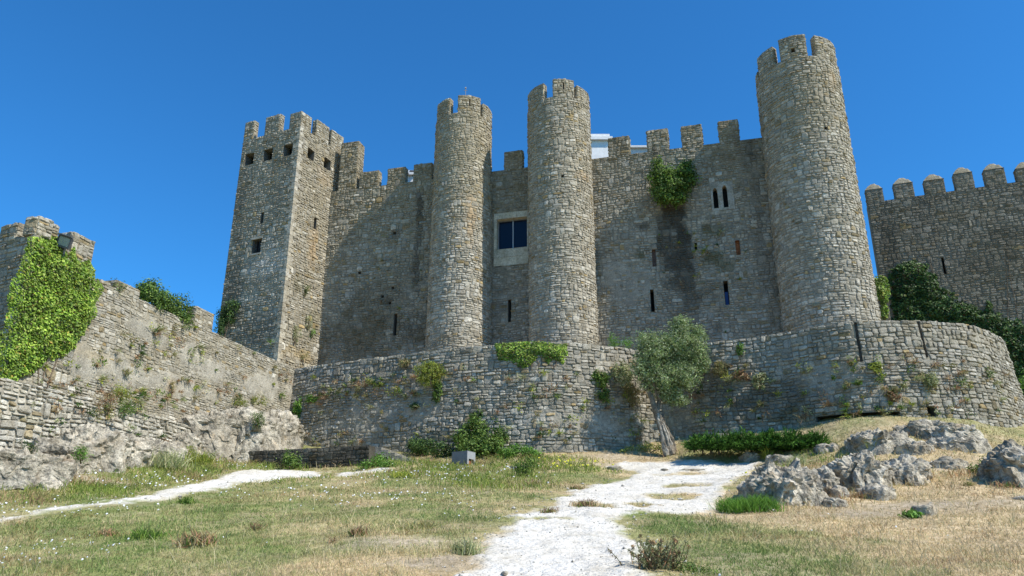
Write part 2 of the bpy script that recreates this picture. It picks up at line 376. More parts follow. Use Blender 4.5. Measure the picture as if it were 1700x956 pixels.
def stone_cols(ctr, P, rng, pal, stain):
    """colour of each stone: palette weights by place, plus spots of stain, lichen and painted-in shade"""
    N = len(ctr); big = fbm(P * .35, 51); mid = fbm(P * 1.1, 52)
    w = pal(ctr[:, 0], ctr[:, 1], P)                       # 0 grey-white .. 1 tan
    w = np.clip(w + (big - .5) * 1.0 + rng.normal(0, .15, N), 0, 1)[:, None]
    base = lerp(lerp(GREYW, GREY, rng.random((N, 1)) ** 1.2), lerp(TAN, GREY, rng.random((N, 1)) * .8), w)
    r = rng.random(N)
    base = np.where((r < .04)[:, None], BROWN * 1.2, base); base = np.where(((r > .975) & (mid > .5))[:, None], OCHRE, base); base = np.where(((r > .89) & (r < .93))[:, None], GREYW * 1.12, base)
    base = base * rng.uniform(.78, 1.13, (N, 1))
    return stain(ctr[:, 0], ctr[:, 1], base)
def make_stain_shade(spots):                                     # spots: s, z, rs, rz, strength, colour, seed-ish
    def f(s, z, c):
        P = np.stack([s, z], -1); n = fbm(P * 1.3, 61) - .5; n2 = fbm(P * np.array([2.5, .5]), 62) - .5
        for (a, b, ra, rb, k, colr) in spots:
            d = np.hypot((s - a) / ra, (z - b) / rb) + n * 1.5 + n2 * 1.0
            t = np.clip((1.25 - d) / .85, 0, 1)[:, None] * k; c = lerp(c, np.asarray(colr) * np.ones(3), t)
        return c
    return f
def loc(V, px, py, s0, s1, z0, z1, d=0.0):
    """wall coordinates (s, z) of the point seen at a pixel"""
    for it in range(7):
        S, Z = np.meshgrid(np.linspace(s0, s1, 25), np.linspace(z0, z1, 25)); Q = project(V(S, Z, np.full(S.shape, d)))
        e = (Q[..., 0] - px) ** 2 + (Q[..., 1] - py) ** 2; i = np.unravel_index(np.argmin(e), e.shape)
        ds, dz = (s1 - s0) / 8, (z1 - z0) / 8; s, z = S[i], Z[i]; s0, s1, z0, z1 = s - ds, s + ds, z - dz, z + dz
    return s, z
def grid_face(acc, V, a0, a1, b0, b1, step, holes, cf, off=None, top=None):
    A = np.unique(np.round(np.concatenate([np.linspace(a0, a1, max(2, int((a1 - a0) / step) + 1))] + [[h[0], h[1]] for h in holes]), 4)); A = A[(A >= a0 - 1e-3) & (A <= a1 + 1e-3)]
    B = np.unique(np.round(np.concatenate([np.linspace(b0, b1, max(2, int((b1 - b0) / step) + 1))] + [[h[2], h[3]] for h in holes]), 4)); B = B[(B >= b0 - 1e-3) & (B <= b1 + 1e-3)]
    AA, BB = np.meshgrid(A, B); c = off(AA, BB) if off else np.zeros(AA.shape)
    I = np.arange(AA.size).reshape(AA.shape); F = np.stack([I[:-1, :-1], I[:-1, 1:], I[1:, 1:], I[1:, :-1]], -1).reshape(-1, 4)
    ma = ((AA[:-1, :-1] + AA[1:, 1:]) / 2).ravel(); mb = ((BB[:-1, :-1] + BB[1:, 1:]) / 2).ravel(); k = np.ones(len(ma), bool)
    for (h0, h1, g0, g1) in holes: k &= ~((ma > h0) & (ma < h1) & (mb > g0) & (mb < g1))
    P = V(AA, BB, c); acc.add(P, [F[k]], cf(AA.ravel(), BB.ravel(), P.reshape(-1, 3)))
def mortar_cf(stain, pal, plaster=None):
    def f(s, z, P):
        n = fbm(P * .6, 71)[:, None]; w = np.clip(pal(s, z, P)[:, None] + (n - .5), 0, 1)
        c = lerp(np.array([.27, .245, .19]), np.array([.29, .24, .15]), w)
        if plaster is not None: c = lerp(c, np.array([.33, .30, .235]), np.clip(plaster(s, z), 0, 1)[:, None])
        return stain(s, z, c)
    return f
class Wall:
    """a masonry thing: V maps (s, z, d) to the world; s runs to the right, z up, d out of the wall"""
    def __init__(w, name, label, cat, V, s0, s1, z0, z1, th, h=.172, wd=.29, pal=None, spots=(), holes=(), plaster=(), group=None, seed=1, pickz=None, ext=(0, 0), lite=False, gain=1.0, gap=.010,
                 prot=(.008, .05), warp_amp=.10, base=None, top_stones=True, mstep=.22, nsep=300):
        w.lite = lite; w.gain = gain; w.gap = gap; w.V, w.s0, w.s1, w.z0, w.z1, w.th = V, s0, s1, z0, z1, th; w.rng = np.random.default_rng(seed); w.h, w.wd = h, wd; w.prot = prot
        w.pal = pal or (lambda s, z, P: np.full(np.shape(s), .4)); w.holes = list(holes)
        w.stain = make_stain_shade(spots); sm = (s0 + s1) / 2
        b = V(np.array([sm]), np.array([z0]), np.array([-th / 2]))[0]; w.t = thing(name, label, cat, tuple(b), group)
        w.picks = []; w.rest = Acc(); w.pickz = z0 if pickz is None else pickz
        w.pl = None
        if plaster:
            def pl(s, z):
                n = fbm(np.stack([np.ravel(s), np.ravel(z)], -1) * 1.1, 81).reshape(np.shape(s)) - .5; v = np.zeros(np.shape(s))
                for (a, b_, ra, rb) in plaster: v = np.maximum(v, np.clip((1.2 - np.hypot((s - a) / ra, (z - b_) / rb) - n * 2.2) / .4, 0, 1))
                return v
            w.pl = pl
        sd_ = seed
        w.warp = lambda a, b_: warp_amp * (vnoise(np.stack([a * .55, b_ * .35], -1), sd_) - .5) * 2 + .03 * (vnoise(np.stack([a * 2.2, b_ * 1.5], -1), sd_ + 5) - .5)
        a = Acc(); cf0 = mortar_cf(w.stain, w.pal, w.pl); cf = lambda s, z, P: cf0(s, z, P) * gain
        def off(s, z):
            c = -.012 + .03 * (fbm(np.stack([s, z], -1) * 1.6, 91 + sd_) - .5)
            if w.pl is not None: c = c + w.pl(s, z) * .036
            return c
        grid_face(a, V, s0, s1, z0, z1, mstep, w.holes, cf, off)
        cfl = lambda s, z, P: cf(s, np.full(np.shape(s), z1), P)
        grid_face(a, lambda x, y, c: V(x, z1 + c, -y), s0, s1, 0, th, .5, [], cfl)          # top
        grid_face(a, lambda x, y, c: V(s0 - c, y, x), -th, 0, z0, z1, 1.0, [], lambda s, z, P: cf(np.full(np.shape(s), s0), z, P))
        grid_face(a, lambda x, y, c: V(s1 + c, y, -x), 0, th, z0, z1, 1.0, [], lambda s, z, P: cf(np.full(np.shape(s), s1), z, P))
        grid_face(a, lambda x, y, c: V(x, y, np.full(np.shape(x), -th) - c), s0, s1, z0, z1, 1.0, [], cf)
        a.obj('wall_core', 'mortar', w.t)
        rects = cut_holes(layout(s0 - ext[0], s1 + ext[1], z0, z1, h, wd, w.rng), w.holes)
        # warp fades at the top edge so that the wall ends level
        wp = lambda a_, b_: w.warp(a_, b_) * np.clip((z1 - b_) / .8, 0, 1)
        for hh in w.holes:
            wq = wp; wp = (lambda wq, hh: lambda a_, b_: wq(a_, b_) * np.clip(np.maximum(np.maximum(hh[0] - a_, a_ - hh[1]), np.maximum(hh[2] - b_, b_ - hh[3])) / .5, 0, 1))(wq, hh)
        w.front(rects, V, wp)
        if top_stones:
            r2 = layout(s0, s1, 0, th, th / 2.0, wd * 1.3, w.rng); w.front(r2, lambda x, y, c: V(x, z1 + c * .8, -y), None, fixed_z=z1, pick=False)
    def front(w, rects, V, warp, fixed_z=None, pick=True, acc=None):
        if not len(rects): return
        P, ctr, h = stones(rects, V, w.rng, warp, prot=w.prot, gap=w.gap)
        cs = ctr.copy()
        if fixed_z is not None: cs[:, 1] = fixed_z
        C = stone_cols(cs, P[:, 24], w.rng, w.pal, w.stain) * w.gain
        if acc is not None:
            n = len(P); o = (np.arange(n) * 25)[:, None, None]; acc.add(P.reshape(-1, 3), [((ST_QL if w.lite else ST_Q)[None] + o).reshape(-1, 4), (ST_T[None] + o).reshape(-1, 3)], np.repeat(C, 25, 0)); return
        if pick: w.picks.append((P, C))
        else:
            n = len(P); o = (np.arange(n) * 25)[:, None, None]; w.rest.add(P.reshape(-1, 3), [((ST_QL if w.lite else ST_Q)[None] + o).reshape(-1, 4), (ST_T[None] + o).reshape(-1, 3)], np.repeat(C, 25, 0))
    def finish(w, nsep=300):
        P = np.concatenate([p for p, c in w.picks]); C = np.concatenate([c for p, c in w.picks])
        q = project(P[:, 16:24]); x, y = q[..., 0], q[..., 1]
        area = .5 * (x * np.roll(y, -1, 1) - y * np.roll(x, -1, 1)).sum(1)       # facing the viewer when negative (y is down)
        area = -area; mx, my = x.mean(1), y.mean(1)
        ok = (mx > 3) & (mx < 1697) & (my > 3) & (my < 953) & (P[:, 24, 2] > w.pickz)
        area = np.where(ok, area, -1); order = np.argsort(-area); sel = order[:nsep]; sel = sel[area[sel] > 0]
        rest = np.setdiff1d(np.arange(len(P)), sel)
        if len(rest):
            n = len(rest); o = (np.arange(n) * 25)[:, None, None]; w.rest.add(P[rest].reshape(-1, 3), [((ST_QL if w.lite else ST_Q)[None] + o).reshape(-1, 4), (ST_T[None] + o).reshape(-1, 3)], np.repeat(C[rest], 25, 0))
        w.rest.obj('stone_facing', 'stone', w.t)['kind'] = 'stuff'
        for i in sel: build('stone', P[i], [ST_Q, ST_T], C[i], 'stone', w.t, origin=P[i, :8].mean(0))
        return w.t
    def merlon(w, s0, s1, zt, th=.5, z0=None, pyramid=0, holes=(), name='merlon'):
        z0 = w.z1 - .02 if z0 is None else z0; V = w.V; a = Acc(); cf = mortar_cf(w.stain, w.pal); rng = w.rng; h, wd = w.h, w.wd * .95
        zt = zt + rng.uniform(-.05, .05)
        fs = [(V, s0, s1, z0, zt, holes), (lambda x, y, c: V(s0 - c, y, x), -th, 0, z0, zt, []), (lambda x, y, c: V(s1 + c, y, -x), 0, th, z0, zt, []),
              (lambda x, y, c: V(x, zt + c, -y), s0, s1, 0, th, [])]
        for k, (M, a0, a1, b0, b1, hs_) in enumerate(fs):
            grid_face(a, M, a0, a1, b0, b1, .3, hs_, cf)
            w.front(cut_holes(layout(a0, a1, b0, b1, h if k < 3 else th / 2, wd, rng), hs_), M, None, acc=a, fixed_z=zt if k == 3 else None)
        grid_face(a, lambda x, y, c: V(x, y, np.full(np.shape(x), -th)), s0, s1, z0, zt, .5, list(holes), cf)
        for (h0, h1, g0, g1) in holes:                          # slot walls
            for (x0, y0, x1, y1) in ((h0, g0, h0, g1), (h1, g0, h1, g1), (h0, g0, h1, g0), (h0, g1, h1, g1)):
                X = np.array([x0, x1, x1, x0]); Z = np.array([y0, y1, y1, y0]); D = np.array([0, 0, -th, -th]) + 0.0
                a.add(V(X, Z, D), [[[0, 1, 2, 3]]], GREY * .8)
        if pyramid:                                             # pointed cap of rough mortar
            n = 6; X, Y = np.meshgrid(np.linspace(s0 - .03, s1 + .03, n), np.linspace(-.03, th + .03, n)); u = np.abs(np.linspace(-1, 1, n)); hh = (1 - np.maximum.outer(u, u)) ** .75 * pyramid
            P = V(X, zt + .01 + hh + .03 * rng.random(hh.shape) * (hh > 0), -Y); I = np.arange(n * n).reshape(n, n)
            a.add(P, [np.stack([I[:-1, :-1], I[:-1, 1:], I[1:, 1:], I[1:, :-1]], -1).reshape(-1, 4)], TAN * rng.uniform(.85, 1.1, (n * n, 1)))
        return a.obj(name, 'stone', w.t)
    def slot(w, s0, s1, z0, z1, depth=.55, name='arrow_slit', back=(.02, .02, .02), label=None, side=None, splay=0):
        """a real recess behind an opening cut in the face"""
        a = Acc(); V = w.V; side = GREY * .6 if side is None else np.asarray(side)  # default dull sides and near-black back paint in the shade inside
        X = np.array([s0, s1, s1, s0, s0 + splay, s1 - splay, s1 - splay, s0 + splay]); Z = np.array([z0, z0, z1, z1, z0, z0, z1, z1]); D = np.array([.01] * 4 + [-depth] * 4)
        a.add(V(X, Z, D), [[[0, 1, 5, 4], [1, 2, 6, 5], [2, 3, 7, 6], [3, 0, 4, 7]]], side)
        a.add(V(X[4:], Z[4:], D[4:]), [[[0, 1, 2, 3]]], np.asarray(back, float)); o = a.obj(name, 'mortar', w.t)
        if label: o['label'] = label
        return o
    def slab(w, s0, s1, z0, z1, d0, d1, C, name, mat='stone', parent=None, label=None):
        a = Acc(); V = w.V
        X = np.array([s0, s1, s1, s0] * 2); Z = np.array([z0, z0, z1, z1] * 2); D = np.array([d0] * 4 + [d1] * 4, float)
        a.add(V(X, Z, D), [BOXF], np.asarray(C, float)); o = a.obj(name, mat, parent or w.t)
        if label: o['label'] = label
        return o
def planeV(P0, t, n):
    P0 = np.asarray(P0, float)
    def V(s, z, d):
        s, z, d = np.broadcast_arrays(np.asarray(s, float), np.asarray(z, float), np.asarray(d, float))
        return np.stack([P0[0] + t[0] * s + n[0] * d, P0[1] + t[1] * s + n[1] * d, z + 0 * s], -1)
    return V
def cylV(C, r_top, r_base, zt, zb):
    R0 = r_top; th0 = math.atan2(C[0], C[1])
    def V(s, z, d):
        s, z, d = np.broadcast_arrays(np.asarray(s, float), np.asarray(z, float), np.asarray(d, float))
        ph = s / R0 - th0; r = r_top + (r_base - r_top) * np.clip((zt - z) / (zt - zb), 0, 1.3) ** 1.3 + d
        return np.stack([C[0] + r * np.sin(ph), C[1] - r * np.cos(ph), z + 0 * r], -1)
    return V
def curveV(xy, batter, ztop):
    xy = np.asarray(xy, float); n = len(xy)
    # Catmull-Rom refinement
    pts = []
    for i in range(n - 1):
        p0, p1, p2, p3 = xy[max(i - 1, 0)], xy[i], xy[i + 1], xy[min(i + 2, n - 1)]
        for t in np.linspace(0, 1, 8, endpoint=False):
            pts.append(.5 * ((2 * p1) + (-p0 + p2) * t + (2 * p0 - 5 * p1 + 4 * p2 - p3) * t * t + (-p0 + 3 * p1 - 3 * p2 + p3) * t ** 3))
    pts.append(xy[-1]); pts = np.array(pts); L = np.concatenate([[0], np.cumsum(np.linalg.norm(np.diff(pts, axis=0), axis=1))])
    T = np.gradient(pts, axis=0); T /= np.linalg.norm(T, axis=1)[:, None]; Nn = np.stack([T[:, 1], -T[:, 0]], -1)
    for _ in range(3): Nn[1:-1] = (Nn[:-2] + Nn[1:-1] * 2 + Nn[2:]) / 4
    Nn /= np.linalg.norm(Nn, axis=1)[:, None]
    def V(s, z, d):
        s, z, d = np.broadcast_arrays(np.asarray(s, float), np.asarray(z, float), np.asarray(d, float))
        x = np.interp(s, L, pts[:, 0]); y = np.interp(s, L, pts[:, 1]); nx = np.interp(s, L, Nn[:, 0]); ny = np.interp(s, L, Nn[:, 1])
        k = d + batter * np.clip(ztop - z, 0, 20); return np.stack([x + nx * k, y + ny * k, z + 0 * k], -1)
    return V, L[-1]
def hole(V, rng_, x, y, w, h):             # opening (s0,s1,z0,z1) from pixel centre and size
    a = loc(V, x, y, *rng_); l = loc(V, x - w / 2, y, *rng_); r = loc(V, x + w / 2, y, *rng_); t = loc(V, x, y - h / 2, *rng_); b = loc(V, x, y + h / 2, *rng_)
    return (l[0], r[0], b[1], t[1])
def spot(V, rng_, x, y, w, h, k, c):
    s0, s1, z0, z1 = hole(V, rng_, x, y, 2 * w, 2 * h); return ((s0 + s1) / 2, (z0 + z1) / 2, abs(s1 - s0) / 2, abs(z1 - z0) / 2, k, c)
def blob(V, rng_, x, y, w, h): return spot(V, rng_, x, y, w, h, 1, 0)[:4]

# main facade line -------------------------------------------------------
TH = R(15); FT = (math.cos(TH), -math.sin(TH)); FN = (-math.sin(TH), -math.cos(TH)); FP = (2.7, 44.0)
FV = planeV(FP, FT, FN); FR = (-18, 20, 5, 32)
ZW, ZM = 23.5, 24.85
DK = DARK * .9; MOSS = np.array([.10, .095, .045]); WHT = np.array([.55, .53, .48]); RUST = np.array([.37, .26, .14])
def fpal(s, z, P): return np.clip((z - 15.5) / 8.0, 0, 1) * .9 + .12
def fs(px, py): return loc(FV, px, py, *FR)
# left curtain
sL0, sL1 = fs(543, 400)[0], fs(716, 400)[0] + .8
H1 = hole(FV, FR, 656, 539, 5, 36)
small1 = [hole(FV, FR, x, y, 4, 4) for x, y in [(655, 387), (597, 453), (635, 492), (652, 478), (647, 503)]]
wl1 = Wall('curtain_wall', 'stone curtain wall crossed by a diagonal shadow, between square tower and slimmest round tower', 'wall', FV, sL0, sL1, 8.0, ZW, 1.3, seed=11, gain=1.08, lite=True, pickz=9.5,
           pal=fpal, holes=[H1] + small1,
           spots=[spot(FV, FR, 697, 350, 7, 45, .75, DK), spot(FV, FR, 692, 430, 10, 60, .7, DK), spot(FV, FR, 680, 540, 24, 30, .55, DK), spot(FV, FR, 600, 560, 80, 50, .7, BROWN * .6), spot(FV, FR, 640, 500, 60, 60, .45, BROWN * .7), spot(FV, FR, 545, 470, 8, 60, .35, TAN * 1.2),  # broad brown spots: damp stain, darkened further to paint the cast shadow stronger
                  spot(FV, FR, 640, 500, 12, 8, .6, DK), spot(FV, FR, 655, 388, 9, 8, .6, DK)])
wl1.slot(*H1)
for q in small1: wl1.slot(*q, depth=.3, name='putlog_hole')
for (x0, x1, yt) in [(597, 628, 285), (643, 672, 279), (686, 716, 271)]:
    wl1.merlon(fs(x0, 300)[0], fs(x1, 300)[0], fs((x0 + x1) / 2, yt)[1])
wl1.merlon(fs(563, 290)[0], fs(592, 290)[0], fs(581, 236)[1], th=.9, z0=ZW - .02, name='pier')
wl1.finish()
# middle curtain with the modern window
sM0, sM1 = fs(800, 400)[0], fs(895, 400)[0]
HW = hole(FV, FR, 850, 387, 50, 50); HS = hole(FV, FR, 848.5, 396, 57, 88); H2 = hole(FV, FR, 846, 516, 5, 37)
SUR = (HS[0], HS[1], HS[2], HS[3])
wl2 = Wall('curtain_wall', 'narrow stone curtain wall with a large glazed window, between two round towers', 'wall', FV, sM0, sM1, 8.5, ZW, 1.3, seed=12, gain=1.08, lite=True, pickz=9.5, pal=fpal, holes=[SUR, H2],
           spots=[spot(FV, FR, 850, 310, 25, 20, .4, BROWN * .8), spot(FV, FR, 870, 340, 8, 30, .3, DK)])
wl2.slot(*H2)
wl2.merlon(fs(837, 270)[0], fs(867, 270)[0], fs(852, 250)[1])
wx0, wx1, wz0, wz1 = HW; sx0, sx1, sz0, sz1 = SUR
LIME = np.array([.62, .56, .42]); e = .006
aw = Acc(); win = wl2.slab(wx0 + .003, wx1 - .003, wz0 + .003, wz0 + .05, -.42, -.30, (.25, .26, .27), 'window', 'plain')
for (a0, a1, b0, b1) in [(wx0 + .003, wx1 - .003, wz1 - .05, wz1 - .003), (wx0 + .003, wx0 + .05, wz0 + .053, wz1 - .053), (wx1 - .05, wx1 - .003, wz0 + .053, wz1 - .053)]:
    wl2.slab(a0, a1, b0, b1, -.42, -.30, (.25, .26, .27), 'frame', 'plain', win)
wm = (wx0 + wx1) / 2
wl2.slab(wm - .02, wm + .02, wz0 + .053, wz1 - .053, -.43, -.27, (.55, .62, .66), 'mullion', 'plain', win)
for a0, a1 in ((wx0 + .052, wm - .024), (wm + .024, wx1 - .052)): wl2.slab(a0, a1, wz0 + .055, wz1 - .055, -.38, -.36, (.02, .03, .06), 'pane', 'glass', win)
# dressed surround: blocks round the opening and an apron of large panels below
rr = np.random.default_rng(5)
def blocks(w, rects, d1, colr, name='surround_block', dd=-.5):
    for (a0, a1, b0, b1) in rects: w.slab(a0 + e, a1 - e, b0 + e, b1 - e, dd, d1 + rr.uniform(-.012, .012), colr * rr.uniform(.9, 1.08), name)
zz = np.linspace(wz0, wz1, 4); bl = [(sx0, wx0, zz[i], zz[i + 1]) for i in range(3)] + [(wx1, sx1, zz[i], zz[i + 1]) for i in range(3)]
xx = np.linspace(sx0, sx1, 4); bl += [(xx[i], xx[i + 1], wz1, sz1) for i in range(3)]
zm = sz0 + (wz0 - sz0) * .5; bl += [(xx[i], xx[i + 1], zm, wz0) for i in range(3)]; xm = [sx0, lerp(sx0, sx1, .28), lerp(sx0, sx1, .66), sx1]; bl += [(xm[i], xm[i + 1], sz0, zm) for i in range(3)]
blocks(wl2, bl, .03, LIME)
wl2.slab(sx0 + .05, sx1 - .05, sz0 + .05, sz1 - .05, -.56, -.52, (.02, .02, .02), 'window_backing', 'plain')
wl2.finish()
# right curtain
sR0, sR1 = fs(970, 400)[0], fs(1290, 400)[0]
H3 = hole(FV, FR, 1083, 499, 6, 37); H4 = hole(FV, FR, 1206, 486, 7, 40); L1 = hole(FV, FR, 1188, 329, 8, 34); L2 = hole(FV, FR, 1204, 326, 8, 37)
H5 = hole(FV, FR, 1155, 409, 4, 12); H6 = hole(FV, FR, 1225, 411, 7, 24); H7 = hole(FV, FR, 1086, 428, 6, 28)
LS = hole(FV, FR, 1199, 325, 38, 48)
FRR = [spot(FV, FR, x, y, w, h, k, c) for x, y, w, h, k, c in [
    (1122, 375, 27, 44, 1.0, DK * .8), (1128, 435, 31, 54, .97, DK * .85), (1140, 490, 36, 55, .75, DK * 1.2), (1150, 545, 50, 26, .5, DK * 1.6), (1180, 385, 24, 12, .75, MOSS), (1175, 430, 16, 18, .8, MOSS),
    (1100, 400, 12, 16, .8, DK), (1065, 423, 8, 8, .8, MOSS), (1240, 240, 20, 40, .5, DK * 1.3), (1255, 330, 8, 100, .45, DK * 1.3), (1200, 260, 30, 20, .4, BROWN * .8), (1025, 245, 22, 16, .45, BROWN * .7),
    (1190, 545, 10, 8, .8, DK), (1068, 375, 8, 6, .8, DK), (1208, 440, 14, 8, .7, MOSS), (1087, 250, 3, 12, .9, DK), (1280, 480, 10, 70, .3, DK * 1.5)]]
def fpal2(s, z, P): return np.clip((z - 18.5) / 4.0, 0, 1) * .75 + .05
wl3 = Wall('curtain_wall', 'broad stone curtain wall with twin pointed lancets and a bush growing from it', 'wall', FV, sR0, sR1, 8.0, ZW, 1.3, seed=13, gain=1.05, lite=True, pickz=9.5, pal=fpal2,
           holes=[H3, H4, H5, H6, H7, LS], spots=FRR, plaster=[blob(FV, FR, 1040, 470, 30, 30)])
wl3.slot(*H3); wl3.slot(*H4); wl3.slot(*H5)
o_ = wl3.slot(*H6, back=(.40, .16, .07), side=(.30, .13, .06), depth=.22, name='blocked_slit', label='narrow slit blocked with reddish brick below its dark top')
o_ = wl3.slot(*H7, back=(.22, .15, .12), side=(.2, .13, .09), depth=.22, name='blocked_slit', label='narrow slit blocked with dull brick')
wl3.slab(H4[0] + .03, H4[1] - .03, H4[2] + .05, lerp(H4[2], H4[3], .6), -.45, -.3, (.03, .09, .30), 'blue_panel', 'plain', label='blue pane deep in the lower half of a slit')
def lancet_surround():
    """dressed surround with two pointed openings, pieces butted together"""
    s0, s1, z0, z1 = LS; V = wl3.V; a = Acc(); n = 17; C = GREYW * .95
    # face mesh: columns across, openings cut by an arch profile
    def arch(L):
        l0, l1, g0, g1 = L; spring = g1 - (l1 - l0) * 1.1; m = (l0 + l1) / 2
        right = [(l1, g0), (l1, spring)] + [(l1 - (l1 - m) * (1 - math.cos(t)) ** 1.0 * 1.0, spring + (g1 - spring) * math.sin(t)) for t in np.linspace(.25, math.pi / 2, 5)]
        left = [(2 * m - x, z) for x, z in right[::-1]][1:]
        return right + left
    bm = bmesh.new()
    outer = [(s0, z0), (s1, z0), (s1, lerp(z0, z1, .62)), (lerp(s0, s1, .80), lerp(z0, z1, .84)), (lerp(s0, s1, .62), z1), (lerp(s0, s1, .36), lerp(z0, z1, .86)), (s0, lerp(z0, z1, .72))]
    edges = []
    for loop in (outer, arch(L1)[::-1], arch(L2)[::-1]):
        vs_ = [bm.verts.new(tuple(V(np.array([x]), np.array([z]), np.array([.035]))[0])) for x, z in loop]
        edges += [bm.edges.new((vs_[i], vs_[(i + 1) % len(vs_)])) for i in range(len(vs_))]
    bmesh.ops.triangle_fill(bm, use_beauty=True, use_dissolve=False, edges=edges)
    bm.verts.index_update(); Vv = np.array([v.co[:] for v in bm.verts]); F = np.array([[v.index for v in f.verts] for f in bm.faces]); bm.free()
    a.add(Vv, [F], C)
    for k, loop in enumerate((outer, arch(L1), arch(L2))):
        x = np.array([p[0] for p in loop]); z = np.array([p[1] for p in loop]); m = len(loop)
        A_ = V(x, z, np.full(m, .035)); B_ = V(x, z, np.full(m, -.05 if k == 0 else -.4)); i = np.arange(m)
        a.add(np.concatenate([A_, B_]), [np.stack([i, (i + 1) % m, (i + 1) % m + m, i + m], -1)], C * .95)
    o = a.obj('lancet_surround', 'stone', wl3.t); o['label'] = 'pale dressed stone surround of two pointed lancet openings'
    b = Acc(); b.add(V(np.array([s0, s1, s1, s0]), np.array([z0, z0, z1, z1]), np.full(4, -.42)), [[[0, 1, 2, 3]]], (.02, .02, .02)); b.obj('lancet_darkness', 'mortar', wl3.t).name = 'lancet_dark_sheet'  # flat near-black sheet painting the unlit inside of the lancets
    # masonry filling the corners above the gable
    X_ = lambda t: lerp(s0, s1, t)
    Z_ = lambda t: lerp(z0, z1, t)
    for pg in ([(s0, Z_(.72)), (X_(.36), Z_(.86)), (X_(.62), z1), (s0, z1)], [(X_(.62), z1), (X_(.80), Z_(.84)), (s1, Z_(.62)), (s1, z1)]):
        m = len(pg); x = np.array([p[0] for p in pg]); z = np.array([p[1] for p in pg]); k = np.arange(m); q = Acc()
        q.add(np.concatenate([V(x, z, np.full(m, .012)), V(x, z, np.full(m, -.3))]), [[list(range(m))], np.stack([k, (k + 1) % m, (k + 1) % m + m, k + m], -1)], GREY * 1.1); q.obj('filler_stone', 'stone', wl3.t)
lancet_surround()
for (x0, x1, yt) in [(1010, 1045, 228), (1075, 1110, 214), (1133, 1167, 207), (1196, 1229, 199)]:
    wl3.merlon(fs(x0, 245)[0], fs(x1, 240)[0], fs((x0 + x1) / 2, yt)[1])
wl3.finish()

# round towers -----------------------------------------------------------
def tower(name_label, C, r_t, r_b, merl, seed, spots=(), slits=(), lip=None, palf=None, slots=()):
    zt, zb = 26.75, 8.0; V = cylV(C, r_t, r_b, zt, zb); S = r_t * R(118); rg = (-r_t * R(80), r_t * R(80), 5, 30)
    hs_ = [hole(V, rg, *q) for q in slits]
    w = Wall('round_tower', name_label, 'tower', V, -S, S, zb, zt, .5, seed=seed, gain=1.24, lite=True, pickz=9.2, holes=hs_, spots=[spot(V, rg, *q) for q in spots], group='round castle towers',
             pal=palf or (lambda s, z, P: np.clip((z - 17) / 5, 0, 1) * .55 + .12), mstep=.25, top_stones=False)
    for q in hs_: w.slot(*q, depth=.4)
    a = Acc(); n = 40; an = np.linspace(0, 2 * math.pi, n, endpoint=False)
    P = [(C[0], C[1], zt - .02)] + [(C[0] + (r_t - .02) * math.cos(t), C[1] + (r_t - .02) * math.sin(t), zt - .02) for t in an]
    a.add(P, [[[0, 1 + i, 1 + (i + 1) % n] for i in range(n)]], GREY * .8)
    back = [(C[0] + (r_t - .25) * math.cos(t), C[1] + (r_t - .25) * math.sin(t), z) for z in (zb, zt - .03) for t in an]
    a.add(back, [[[i, (i + 1) % n, n + (i + 1) % n, n + i] for i in range(n)]], GREY * .7); a.obj('tower_core', 'mortar', w.t)
    for i, (a0, a1, dz) in enumerate(merl):
        hl = []
        if i in dict(slots):
            pos, ww, lo, hi = dict(slots)[i]; c = r_t * R(lerp(a0, a1, pos)); hl = [(c - ww, c + ww, zt + lo, zt + hi)]
        w.merlon(r_t * R(a0), r_t * R(a1), zt + dz, th=.42, holes=hl)
    if lip:
        w.front(layout(-S, S, lip, lip + .16, .16, .5, w.rng), lambda a_, b_, c: V(a_, b_, c + .05), None)
    w.finish(); return w, V, rg
t2, V2, R2 = tower('slimmest round tower, left of the glazed window, with a thin metal finial above its battlements', (-3.2, 45.0), 1.83, 2.02, [(-76, -31, 1.2), (-13, 35, 1.3), (42, 84, 1.05), (110, 150, 1.2), (-150, -105, 1.2)], 21,
                   spots=[(780, 365, 6, 45, .65, RUST), (800, 300, 14, 14, .5, TAN), (765, 250, 30, 50, .35, TAN * 1.1), (742, 560, 20, 12, .4, BROWN)], slots=[(1, (.5, .045, .5, 1.0)), (2, (.5, .045, .4, .85))],
                   palf=lambda s, z, P: np.clip((z - 18) / 4, 0, 1) * .75 + .12)
t3, V3, R3 = tower('middle round tower of the castle front, right of the glazed window', (3.0, 43.3), 1.98, 1.98, [(-78, -27, 1.15), (-9.5, 30, 1.3), (36, 84, 1.0), (110, 150, 1.2), (-150, -105, 1.2)], 22,
                   spots=[(965, 290, 12, 8, .5, RUST), (965, 215, 10, 60, .3, TAN)], slots=[(0, (.3, .04, .4, .85)), (1, (.5, .045, .5, 1.0)), (2, (.7, .045, .4, .8))], slits=[(934, 292, 4, 4)],
                   palf=lambda s, z, P: np.clip((z - 17) / 8, 0, 1) * .55 + .12)
t4, V4, R4 = tower('largest and tallest looking round tower, at the right end of the castle front', (17.0, 39.5), 2.31, 2.43, [(-80, -66, .5), (-62, -28, 1.25), (-18, 19, 1.45), (32, 78, 1.4), (105, 145, 1.2), (-150, -105, 1.2)], 23,
                   spots=[(1383, 130, 5, 14, .6, RUST), (1330, 170, 60, 60, .3, BROWN * 1.2), (1265, 300, 14, 200, .25, DK * 2)], slits=[(1371, 213, 4, 5)], slots=[(2, (.5, .10, .35, .62))], lip=20.6,
                   palf=lambda s, z, P: np.clip((z - 19) / 4, 0, 1) * .5 + .02)
